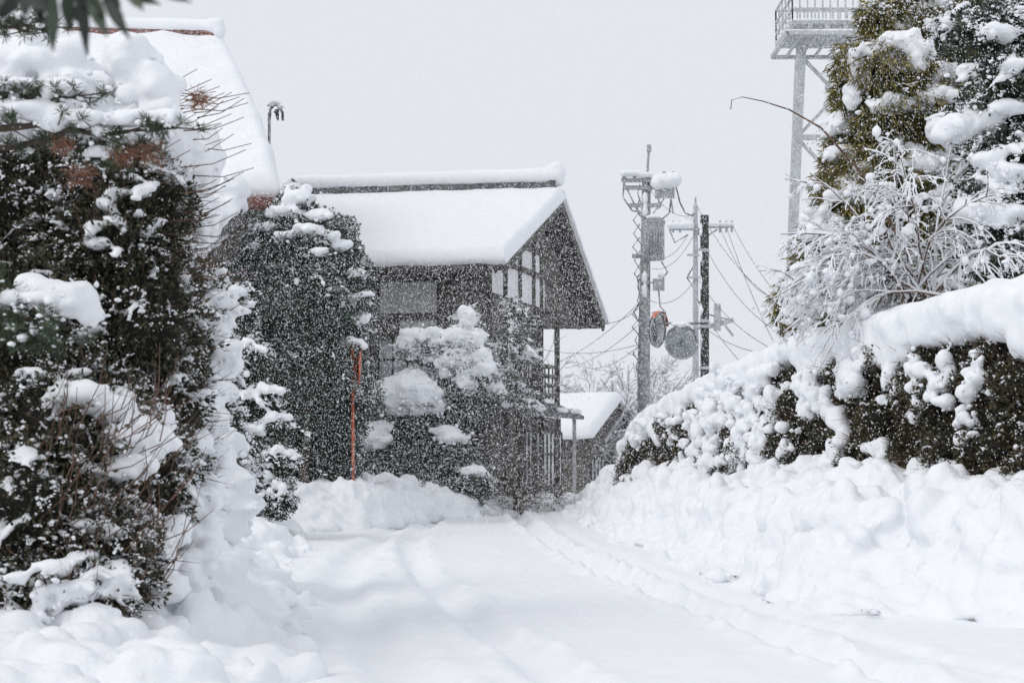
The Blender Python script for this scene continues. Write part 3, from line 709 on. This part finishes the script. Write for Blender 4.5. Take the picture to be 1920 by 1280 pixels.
se=[S(560,370,q,30,12),S(535,395,q,34,10),S(600,405,q,30,12),S(575,355,q+.3,14,10),S(640,460,q,22,9),S(500,425,q,24,9),S(575,430,q-.3,30,12),S(540,440,q-.3,24,9),S(670,510,q,18,9),S(685,550,q,14,9),S(675,600,q,18,9),S(655,640,q,22,10),S(620,440,q-.2,20,9),S(655,560,q,20,9),S(690,590,q,10,8),S(600,470,q-.4,20,8),S(480,460,q,16,7)]
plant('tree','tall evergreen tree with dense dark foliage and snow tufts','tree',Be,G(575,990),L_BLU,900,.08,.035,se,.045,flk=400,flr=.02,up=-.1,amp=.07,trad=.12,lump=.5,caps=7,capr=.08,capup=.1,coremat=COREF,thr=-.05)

D_=31.6
mr=root('traffic_mirror','thin orange traffic mirror post beside evergreen tree','traffic mirror',W(662,850,D_)*[1,1,0])
mb=MB(); b=W(663,930,D_); t=W(661,650,D_); mb.tube([b*[1,1,0]-[0,0,.1],t],[.038,.034],12); part('post',mb,[ORANGE],mr)
def disc(c,nrm,r,frame,parent,matm,hoodmat=None,a0=.08,a1=.92,hd=.2):
    c=np.array(c); n=norm(np.array(nrm,float)); x=norm(np.cross([0,0,1.],n)); y=np.cross(n,x)
    a=np.linspace(0,2*math.pi,33); rr=np.linspace(0,1,8)
    g=c+ (np.cos(a)[:,None,None]*x+np.sin(a)[:,None,None]*y)*(rr*r)[None,:,None]+n*(.05*(1-rr**2))[None,:,None]
    mb=MB(); mb.grid(g); m_=part('mirror',mb,[matm],parent)
    mb=MB(); ring=c+(np.cos(a)[:,None]*x+np.sin(a)[:,None]*y)*r; mb.tube(ring,.025,8,cap=False)
    gb=c-n*.06+(np.cos(a)[:,None,None]*x+np.sin(a)[:,None,None]*y)*(rr*r*.98)[None,:,None]-n*(.05*(1-rr**2))[None,:,None]; mb.grid(gb)
    part('mirror_frame',mb,[frame],parent)
    if hoodmat:
        a=np.linspace(math.pi*a0,math.pi*a1,20); q=c+(np.cos(a)[:,None]*x+np.sin(a)[:,None]*y)*(r+.03)
        mb=MB(); mb.grid(np.stack([q-n*.05,q+n*hd],1)); part('hood',mb,[hoodmat],parent)
disc(W(674,690,D_+.05),(1,.12,-.05),.36,ORANGE,mr,MIRR)
snow_obj('snow_cover',[S(668,640,D_,16,5),S(655,636,D_,10,6),S(683,648,D_,8,7)],.025,mr,amp=.03)

# ================================================================ GARDEN BEFORE HOUSE
gp=[S(800,650,38.3,52,28),S(860,660,38.3,65,45),S(905,710,38.3,38,40),S(850,715,38.4,50,30),S(770,745,38.2,60,22),S(874,600,38.3,14,20)]
ss=[S(873,588,38.1,15,17),S(873,603,38.1,12,14),S(795,628,38,42,14),S(770,640,38,25,14),S(825,640,38,28,18),S(850,635,37.9,32,22),S(880,635,38,34,20),S(850,670,37.8,28,20),S(895,665,37.9,24,20),S(905,690,37.9,20,18),S(868,695,37.8,16,16),S(765,730,37.8,58,26),S(745,740,37.8,40,20),S(800,745,37.9,34,16),S(770,705,37.9,24,16),S(925,700,38.2,14,18),S(780,665,38,18,9),S(815,670,37.9,16,9),S(835,700,37.9,14,10),S(880,720,37.9,16,8),S(930,725,38,16,8)]
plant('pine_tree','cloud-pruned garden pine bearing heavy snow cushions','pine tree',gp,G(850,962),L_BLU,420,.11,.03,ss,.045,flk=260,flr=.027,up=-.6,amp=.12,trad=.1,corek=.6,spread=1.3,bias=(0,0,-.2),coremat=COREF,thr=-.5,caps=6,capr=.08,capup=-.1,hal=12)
gb_=[S(720,840,38.8,60,45),S(775,800,38.9,55,35),S(770,880,38.3,80,50),S(845,845,38.4,42,28),S(700,895,38,40,35),S(835,900,38,60,40),S(890,905,37.8,34,36),S(860,770,39.0,50,35),S(780,920,37.6,70,30)]
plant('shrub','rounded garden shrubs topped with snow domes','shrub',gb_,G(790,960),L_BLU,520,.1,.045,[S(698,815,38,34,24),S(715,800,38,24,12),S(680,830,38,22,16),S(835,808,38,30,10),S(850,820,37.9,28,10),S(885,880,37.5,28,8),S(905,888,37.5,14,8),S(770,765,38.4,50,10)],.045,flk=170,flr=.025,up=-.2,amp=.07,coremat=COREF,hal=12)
gc=[S(978,605,39.5,26,24),S(955,645,39.3,34,22),S(985,668,39.4,24,16),S(960,735,39.3,34,22),S(935,695,39.4,26,16),S(985,755,39.3,26,14),S(962,575,39.6,14,14)]
plant('tree','slender garden tree with frosted drooping fans of needles','tree',gc,(.1,39.6,0),L_BLU,200,.14,.03,(),.05,flk=70,flr=.024,up=-.5,trad=.07,core=False,spread=1.6,lump=.5,inner=.3,caps=5,capr=.08,capup=-.2)
gd=[S(985,885,40.3,40,34),S(960,930,40,50,30),S(1020,935,40.1,40,28),S(930,860,40.0,34,45)]
plant('shrub','twiggy vine-covered shrub at house entrance','shrub',gd,G(980,962),L_GRY,200,.1,.025,(),.06,flk=40,flr=.02,tw=150,twL=.5,up=-.3,trad=.06,core=False,inner=.3)

# ================================================================ BARE FROSTED BRANCHES
def bare(name,label,base,n,L,dirf,r0=.02,snowk=1.5,kids=(7,5),sides=5,cat='shrub',droop=.25,twigmat=TWIG,kidL=.5,jit=.07,fl=0,flr=.02,**kw):
    rt=root(name,label,cat,base,**kw); mb=MB(); ms=MB(); tips=[]
    def br(p,d,L,r,lev):
        m=7; P=[p]; dd=norm(d)
        for i in range(m-1):
            dd=norm(dd+np.array([0,0,-droop/m])*(1 if lev==0 else .8)+rng.normal(size=3)*jit); P.append(P[-1]+dd*L/(m-1))
        P=np.array(P); R=np.linspace(r,r*.35,m); mb.tube(P,R,sides if lev==0 else 4,cap=False)
        k=snowk*(.7+1.3*rng.random(m)**2); Rs=np.maximum(R*k,.005*snowk*(.6+rng.random(m))); ms.tube(P+np.array([0,0,1])*(R+Rs*.35)[:,None],Rs,5)
        if fl: tips.extend(list(P[2:]+rng.normal(size=(m-2,3))*.01))
        if lev<len(kids):
            for i in range(kids[lev]):
                t=rng.uniform(.2,.98); q=P[min(int(t*(m-1)),m-1)]; td=P[-1]-P[0]
                nd=norm(norm(td)+rdir(1)[0]*.7); br(q,nd,L*kidL*(1.2-t*.6),max(r*.5,.004),lev+1)
    for i in range(n): br(np.array(base)+rng.normal(size=3)*[.2,.2,.02],dirf(i),L*rng.uniform(.6,1.15),r0,0)
    if fl:
        T=np.array(tips); T=T[rng.random(len(T))<fl]; ms.flecks(T+[0,0,.012],flr*rng.lognormal(0,.5,len(T)))
    part('branches',mb,[twigmat],rt); part('snow_cover',ms,[SNOWF],rt)
    return rt
def df(i):
    a=rng.uniform(0,1); return np.array([-1.25+1.7*a,rng.uniform(-.5,.4),.5+.9*rng.random()])
b0=W(1712,560,20.5)
rt=bare('shrub','arching bare shrub with every branch coated in snow',b0,30,2.4,df,.017,1.4,(9,5),droop=1.5,jit=.12,fl=.25,kidL=.42,flr=.024)
mb=MB(); mb.tube([np.array([b0[0],b0[1],0]),b0],[.09,.06],8); part('trunk',mb,[BARK],rt)
rt=root('tree','thin arching bare sapling with drooping tip','tree',(b0[0]+.3,21,0)); mb=MB()
q=[W(*a) for a in ((1370,205,20.8),(1372,188,20.8),(1392,182,20.8),(1430,190,20.8),(1480,206,20.9),(1540,240,21),(1620,330,21),(1700,470,21))]; mb.tube([np.array([q[-1][0],21,0])]+q[::-1],[.05,.03,.022,.016,.012,.009,.007,.006,.008],5); part('branches',mb,[TWIG],rt)
def dfu(i): return np.array([rng.normal()*.75,rng.normal()*.5,1.0])
fm=mat('frosted_twig',(.36,.36,.38),(.26,.26,.28),4,.9)
for px,d,hh in ((1035,70,6.2),(1085,66,6.0),(1150,72,6.6),(1200,67,5.6),(1240,68,6.0),(1275,74,6.2),(1330,80,6)):
    b=W(px,860,d)*[1,1,0]; bare('tree','distant leafless tree whitened with frost',b,13,hh,dfu,.085,.9,(9,6),cat='tree',droop=.3,twigmat=fm,fl=.25,flr=.06,group='distant frosted trees')

# ================================================================ GOLDEN CONIFER
Bg=[]
def gl(px,py,rx,ry,d=24.5): Bg.append(S(px,py,d+rng.uniform(-.4,.4),rx,ry,(rx+ry)*.5*24/F))
for a in ((1690,60,60,50),(1660,130,80,60),(1740,120,70,60),(1620,190,55,55),(1690,220,80,60),(1770,200,60,70),(1605,270,50,50),(1660,320,90,60),(1750,330,80,60),(1590,380,60,60),(1680,420,90,70),(1780,430,60,80),(1530,560,65,45),(1600,520,80,60),(1500,585,42,30),(1690,520,80,60),(1760,560,70,60),(1720,10,60,40),(1810,60,60,80),(1640,30,25,30),(1480,570,20,30),(1565,450,55,55),(1535,505,45,45),(1580,320,35,50)): gl(*a)
sg=[]
for c,r in Bg:
    if r[0]<.25: continue
    for k in range(6):
        o=np.array([rng.uniform(-.75,.75)*r[0],-r[1]*rng.uniform(.35,.85),r[2]*rng.uniform(-.1,.85)])
        q=rng.uniform(.08,.22)
        for j in range(3): sg.append((c+o+np.array([(j-1)*q*1.1,rng.normal()*.05,-abs(j-1)*q*.5]),(q*rng.uniform(.7,1.2),q,q*.6)))
sg+=[S(1690,80,23.6,40,24),S(1725,95,23.6,32,22),S(1640,100,23.8,34,22),S(1610,140,23.9,22,26),S(1600,180,24,18,26),S(1840,395,22.5,50,35),S(1800,240,23,60,40),S(1770,380,23.2,24,16)]
plant('conifer_tree','golden thread-leaf cypress with snow on drooping sprays','conifer',Bg,(6.9,24.8,0),L_GLD,760,.2,.026,sg,.045,flk=100,flr=.028,bias=(0,0,-1.1),up=.0,amp=.08,trad=.18,corek=.72,wild=.75,inner=.8,lump=.45,spread=1.3,hal=5)
Br=[]
for a in ((1860,60,70,60,20),(1900,160,80,70,20),(1850,240,60,60,20.5),(1900,300,70,60,20),(1860,380,60,50,20),(1910,440,50,60,19.8),(1830,460,40,50,20.5),(1880,500,50,40,20),(1940,20,60,60,20),(1790,60,30,40,21),(1950,250,60,200,20.5)): Br.append(S(*(a[:2]+(a[4],)+a[2:4])))
plant('tree','dense dark evergreen with thick snow-laden boughs','tree',Br,(7.2,20.4,0),L_DRK,700,.08,.04,[S(1800,240,20,45,24),S(1850,225,20,40,22),S(1830,395,19.6,40,24),S(1900,400,19.6,40,20),S(1900,320,19.6,45,16),S(1890,200,19.7,40,16),S(1830,130,20,40,14),S(1870,60,19.6,44,16),S(1900,120,19.5,30,12),S(1850,300,19.7,36,14)],.04,flk=240,flr=.025,caps=20,capr=.09,up=-.3,amp=.07,trad=.12,corek=.62,lump=.45,spread=1.4,hal=6,capup=0)

# ================================================================ UTILITY POLES
def rod(mb,pts,r,n=6,mi=0): mb.tube([W(*p) for p in pts],r,n,mi)
up=root('utility_pole','weathered concrete utility pole with transformer and snowy crossarms','utility pole',W(1207,850,50)*[1,1,0])
d=50
mb=MB(); mb.tube([W(1206,860,d)*[1,1,0],W(1207,700,d),W(1212,330,d)],[.24,.22,.15],14); part('pole',mb,[CONC],up)
mb=MB(); rod(mb,[(1213,335,d),(1217,275,d)],.05); rod(mb,[(1217,285,d),(1217,272,d)],.09); part('lightning_rod',mb,[GREYP],up)
mb=MB()
for y,x0,x1 in ((338,1165,1268),(352,1170,1262),(385,1180,1240),(480,1185,1235)):
    mb.beam(W(x0,y,d-.2),W(x1,y,d-.2),.12,.14)
mb.beam(W(1168,338,d-.2),W(1200,405,d-.2),.05,.05); mb.beam(W(1265,345,d-.2),W(1225,400,d-.2),.05,.05)
for x in (1170,1190,1245,1262): mb.tube([W(x,334,d-.2),W(x,322,d-.2)],[.07,.05],8)
part('crossarm',mb,[GREYP],up,False)
def can(px,py,w,h,dd,name='transformer'):
    mb=MB(); r=w/2*dd/F; mb.tube([W(px,py+h/2,dd),W(px,py-h/2,dd)],r,18); mb.tube([W(px,py-h/2-3,dd),W(px,py-h/2+3,dd)],r*1.08,18); mb.tube([W(px,py+h/2-6,dd),W(px,py+h/2-2,dd)],r*1.06,18)
    for k in (-1,0,1): mb.tube([W(px+k*w*.28,py-h/2,dd),W(px+k*w*.28,py-h/2-12,dd)],[.06,.035],8)
    for k in range(-3,4): mb.beam(W(px+k*w*.13,py-h*.3,dd-r-.02),W(px+k*w*.13,py+h*.35,dd-r-.02),.03,.05)
    part(name,mb,[GREYP],up)
can(1226,452,40,70,49.6); 
mb=MB(); mb.hexa([W(1228,372,49.6),W(1265,372,49.6),W(1265,372,50.2),W(1228,372,50.2)],[W(1228,348,49.6),W(1265,348,49.6),W(1265,348,50.2),W(1228,348,50.2)]); rod(mb,[(1235,372,49.8),(1235,392,49.8)],.03); rod(mb,[(1258,372,49.8),(1262,400,49.8)],.03)
part('switch_box',mb,[GREYP],up,False)
mb=MB(); mb.hexa([W(1224,545,49.6),W(1246,545,49.6),W(1246,545,50.1),W(1224,545,50.1)],[W(1224,522,49.6),W(1246,522,49.6),W(1246,522,50.1),W(1224,522,50.1)]); mb.beam(W(1207,530,49.8),W(1230,530,49.8),.06,.06); rod(mb,[(1235,545,49.8),(1238,575,49.8),(1248,585,49.8),(1244,625,49.8)],.03)
part('junction_box',mb,[GREYP],up,False)
mb=MB()
for k in range(14): 
    y0=345+k*25; s_=rng.uniform(-1,1); rod(mb,[(1200,y0,d-.25),(1190+s_*6,y0+18,d-.3),(1202,y0+38,d-.25)],.022,5)
for a in ([(1170,340,d),(1168,370,d),(1185,395,d),(1205,400,d)],[(1266,345,d),(1275,380,d),(1285,400,d),(1300,405,d)],[(1262,340,d),(1255,400,d),(1240,412,d)],[(1225,415,d),(1218,405,d),(1212,380,d)],[(1212,500,d),(1195,520,d),(1200,560,d),(1210,600,d)],[(1205,560,d),(1188,585,d),(1203,610,d)],[(1240,490,d),(1252,510,d),(1240,525,d)]): rod(mb,a,.03,5)
part('cables',mb,[WIRE],up)
snow_obj('snow_cover',[S(x,326+rng.uniform(-2,1),49.7,11,6,.22) for x in range(1172,1200,7)]+[S(x,328,49.7,9,5,.2) for x in range(1200,1230,7)]+[S(x,340+rng.uniform(-3,3),49.6,12,15,.3) for x in range(1232,1268,7)]+[S(1209,y,49.75,6,14,.1) for y in (372,395,520,545)]+[S(1226,408,49.5,16,5,.3),S(1240,516,49.6,8,5,.2)],.045,up,amp=.03,expand=False)
up2=root('utility_pole','slender grey utility pole with side crossarms','utility pole',W(1306,850,56)*[1,1,0]); d=56
mb=MB(); mb.tube([W(1304,860,d)*[1,1,0],W(1304,385,d)],[.15,.09],12); mb.tube([W(1304,388,d),W(1304,370,d)],[.05,.04],6); part('pole',mb,[STEEL],up2)
mb=MB()
for y,x0,x1 in ((430,1255,1320),(426,1325,1375),(478,1288,1318),(520,1290,1318)): mb.beam(W(x0,y,d-.15),W(x1,y,d-.15),.07,.08)
for x in (1262,1275,1350,1362,1372): mb.tube([W(x,436,d),W(x,414,d)],.05,6)
mb.beam(W(1340,585,d),W(1375,630,d),.1,.08); mb.beam(W(1330,612,d),W(1375,600,d),.12,.18); mb.beam(W(1345,570,d),W(1345,620,d),.25,.25)
part('crossarm',mb,[STEEL],up2,False)
mb=MB()
for a in ([(1255,430,d),(1265,455,d),(1290,440,d)],[(1290,415,d),(1300,400,d),(1306,410,d),(1310,440,d)],[(1345,430,d),(1330,440,d),(1310,470,d)],[(1306,560,d),(1330,590,d),(1370,600,d)],[(1306,490,d),(1288,520,d),(1306,550,d)]): rod(mb,a,.03,5)
part('cables',mb,[WIRE],up2)
snow_obj('snow_cover',[S(x,422,55.7,9,7,.2) for x in range(1258,1300,7)]+[S(x,420,55.7,7,3,.15) for x in range(1330,1376,8)]+[S(x,410,55.8,8,10,.2) for x in (1285,1293)],.05,up2,amp=.03,expand=False)
span=[((1212,500,50),(1306,430,56),.6),((1212,560,50),(1306,520,56),.5),((1220,480,50),(1290,440,56),.4),((1306,430,56),(1500,640,40),.8),((1372,420,56),(1560,640,40),.6),((1350,425,56),(1480,560,38),.8),((1306,385,56),(1530,600,40),.8),((1306,520,56),(1440,650,38),.3),((1306,600,56),(1420,660,40),.2),((1362,425,56),(1450,640,40),.2),((1306,560,56),(1400,690,40),.2),
      ((1206,560,50),(1010,690,60),.4),((1206,600,50),(1060,690,60),.3),((1206,640,50),(1100,690,60),.3),((1130,607,48),(1200,575,50),.15),((1000,650,60),(1200,645,50),.3),((1212,620,50),(1306,600,56),.4),((1212,345,50),(1306,400,56),.5)]
for a,b,sg_ in span:
    p=W(*a);q=W(*b); t=np.linspace(0,1,12)[:,None]; Pp=p+(q-p)*t-np.array([0,0,1])*(4*t*(1-t))*sg_
    mb=MB(); mb.tube(Pp,.012,5); o=part('power_cable',mb,[WIRE]); o["label"]="thin sagging overhead cable strung between poles"; o["category"]="cable"; o["group"]="overhead cables"
bp=root('traffic_mirror','black pole carrying two round convex traffic mirrors','traffic mirror',W(1321,850,33)*[1,1,0]); d=33
mb=MB(); mb.tube([W(1321,860,d)*[1,1,0],W(1321,404,d)],[.1,.1],16); part('post',mb,[BLACK],bp)
mb=MB()
for y in (602,612,690,470): mb.tube([W(1321,y+3,d),W(1321,y-3,d)],.112,16)
mb.beam(W(1321,612,d),W(1278,625,d),.05,.05); mb.beam(W(1321,606,d+.15),W(1236,606,d+.15),.05,.05); part('bracket',mb,[STEEL],bp)
disc(W(1278,642,d-.2),(-.25,-1,-.12),.37,GREYP,bp,MIRR,GREYP,.2,.8,.12)
disc(W(1234,618,d-.1),(.86,-.5,-.1),.40,GREYP,bp,MIRR,ORANGE,.08,.8,.07)
snow_obj('snow_cover',[S(1278,608,d-.25,18,4,.12),S(1228,584,d-.1,8,4,.1)]+[S(1315,y,d-.05,3,14,.04) for y in (430,480,530,580,640)],.02,bp,amp=.01)

lp=root('street_lamp','thin pole with hooked lamp arm dusted with snow','street lamp',W(505,850,42)*[1,1,0]); d=42
mb=MB(); rod(mb,[(505,860,d),(505,300,d),(505,212,d)],.045,8); part('pole',mb,[GREYP],lp)
mb=MB(); rod(mb,[(505,230,d),(507,205,d),(515,197,d),(524,200,d),(530,212,d),(530,226,d)],.04,8); mb.tube([W(515,212,d),W(519,206,d),W(521,226,d)],[.05,.08,.03],8); part('lamp_arm',mb,[BLACK],lp)
snow_obj('snow_cover',[S(x,y,d-.03,7,4,.06) for x,y in ((508,197),(514,192),(521,193),(527,200))],.025,lp,amp=.01)

# ================================================================ STEEL TOWER
tw=root('steel_tower','lattice steel tower with railed lookout platform','tower',W(1560,850,46)*[1,1,0])
mb=MB(); d=46; dd=47.6
def leg(px0,py0,px1,dp,w=.2):
    a=W(px0,py0,dp); b=W(px1,860,dp); b[2]=0; mb.beam(b,a,w,w); return a,b
leg(1502,90,1464,d,.28); leg(1640,90,1676,d,.28); leg(1497,110,1462,dd,.2); leg(1632,110,1668,dd,.2)
part('leg',mb,[STEEL],tw,False)
mb=MB()
def at(side,y,dp=d): 
    t=(y-90)/770; return W((1502-38*t) if side==0 else (1640+36*t),y,dp)
for y0,y1 in ((105,258),(258,430),(430,620),(620,840)):
    mb.beam(at(0,y0),at(1,y1),.1,.1); mb.beam(at(1,y0),at(0,y1)+[0,.12,0],.1,.1); mb.beam(at(0,y1),at(1,y1),.16,.16)
    mb.beam(at(0,y0),at(0,y1,dd),.05,.05)
    for k in (-.3,.3):
        c=(at(0,(y0+y1)/2)+at(1,(y0+y1)/2))/2-np.array([.22+k*.1,.05,k]); a=np.linspace(0,2*math.pi,25); mb.tube(np.stack([c[0]+.2*np.cos(a),c[1]+0*a,c[2]+.2*np.sin(a)],1),.045,6,cap=False)
part('brace',mb,[STEEL],tw,False)
mb=MB()
x0,x1=1486,1700; dn_=44.5
fl=[W(x0-8,62,dn_),W(x1,62,dn_)]; fu=[W(x0,40,dn_),W(x1,40,dn_)]
dpt=np.array([0,2.8,0])
mb.hexa([fu[0]-[0,0,.08],fu[1]-[0,0,.08],fu[1]+dpt-[0,0,.08],fu[0]+dpt-[0,0,.08]],[fu[0],fu[1],fu[1]+dpt,fu[0]+dpt])
for o in (np.zeros(3),dpt): mb.beam(fl[0]+o,fl[1]+o,.12,.12)
mb.beam(fl[0],fl[0]+dpt,.12,.12)
for t in np.linspace(0,1,9): 
    mb.beam(lerp(fl[0],fl[1],t),lerp(fl[0],fl[1],t)+dpt,.06,.1)
for t in np.linspace(0,.93,7): mb.beam(lerp(fl[0],fl[1],t),lerp(fu[0],fu[1],t+.035),.05,.05); mb.beam(lerp(fl[0],fl[1],t),lerp(fu[0],fu[1],t),.05,.05)
part('platform',mb,[STEEL],tw,False)
mb=MB()
for zz in (.4,.8,1.2): 
    for o in (np.zeros(3),dpt): mb.beam(fu[0]+o+[0,0,zz],fu[1]+o+[0,0,zz],.06,.06)
    mb.beam(fu[0]+[0,0,zz],fu[0]+dpt+[0,0,zz],.06,.06)
for t in np.linspace(0,1,16):
    for o in (np.zeros(3),dpt): mb.beam(lerp(fu[0],fu[1],t)+o,lerp(fu[0],fu[1],t)+o+[0,0,1.22],.045,.045)
for t in np.linspace(0,1,6): mb.beam(fu[0]+dpt*t,fu[0]+dpt*t+[0,0,1.22],.045,.045)
part('railing',mb,[STEEL],tw,False)
snow_obj('snow_cover',[(lerp(fu[0],fu[1],t)+dpt*s_+[0,0,.04],(.25,.4,.07)) for t in np.linspace(0.03,1,20) for s_ in (.1,.3,.5,.7,.9)]+[(lerp(fl[0],fl[1],t)+[0,-.02,.08],(.2,.08,.05)) for t in np.linspace(0,1,18)]+[(lerp(fu[0],fu[1],t)+[0,0,1.22],(.12,.05,.04)) for t in np.linspace(0,1,14)],.05,tw,amp=.03,expand=False)

# ================================================================ FALLING SNOW
n=430000
yy=5+(rng.random(n)**(1/2.8))*34
Pf=np.stack([rng.uniform(-1,1,n)*(.38*yy+.3),yy,.2+rng.random(n)*(1.6+.335*yy)],1)
m=len(Pf); o4=np.array([[1,0,-.9],[-.5,.87,-.9],[-.5,-.87,-.9],[0,0,1.8]]); f4=np.array([[0,2,1],[0,1,3],[1,2,3],[2,0,3]])
rs=rng.uniform(.003,.0075,m)*np.interp(yy,[5,15,40],[.55,.85,1.15]); ang=rng.uniform(0,6.28,m); ca,sa=np.cos(ang),np.sin(ang)
R4=np.stack([o4[None,:,0]*ca[:,None]-o4[None,:,1]*sa[:,None]-o4[None,:,2]*.25,o4[None,:,0]*sa[:,None]+o4[None,:,1]*ca[:,None],np.broadcast_to(o4[None,:,2],(m,4))],-1)
vv=Pf[:,None]+R4*rs[:,None,None]
mb=MB(); mb.add(vv.reshape(-1,3),(f4[None]+np.arange(m)[:,None,None]*4).reshape(-1,3)); o=part('falling_snow',mb,[SNOWF],None,False); o["kind"]="stuff"; o["label"]="fine dense snowflakes drifting down through the air"

# ================================================================ WORLD / LIGHT / CAMERA
w=bpy.data.worlds.new("World"); bpy.context.scene.world=w; w.use_nodes=True; nt=w.node_tree; N=nt.nodes; Lk=nt.links
bg=N['Background']; sky=N.new('ShaderNodeTexSky'); sky.sky_type='NISHITA'; sky.sun_disc=False; sky.sun_elevation=math.radians(42); sky.sun_rotation=math.radians(200); sky.dust_density=8; sky.air_density=1
m1=N.new('ShaderNodeMix'); m1.data_type='RGBA'; m1.inputs[0].default_value=.95; Lk.new(sky.outputs[0],m1.inputs[6]); m1.inputs[7].default_value=(8.0,8.25,8.8,1)
Lk.new(m1.outputs[2],bg.inputs[0]); bg.inputs[1].default_value=.1
sl=bpy.data.lights.new('sun','SUN'); sl.energy=.95; sl.angle=math.radians(25); sl.color=(1,.98,.95); so=bpy.data.objects.new('sun',sl); COL.objects.link(so)
so.rotation_euler=(math.radians(46),0,math.radians(-55))
cam=bpy.data.cameras.new('camera'); co=bpy.data.objects.new('camera',cam); COL.objects.link(co); co.location=(0,0,H); co.rotation_euler=(math.pi/2+PITCH,0,0)
cam.sensor_width=36; cam.lens=F/1920*36; cam.clip_end=3000; cam.clip_start=.05
cam.dof.use_dof=True; cam.dof.focus_distance=27; cam.dof.aperture_fstop=3.2
sc_=bpy.context.scene; sc_.camera=co
sc_.view_settings.view_transform='Standard'; sc_.view_settings.look='None'; sc_.view_settings.exposure=0
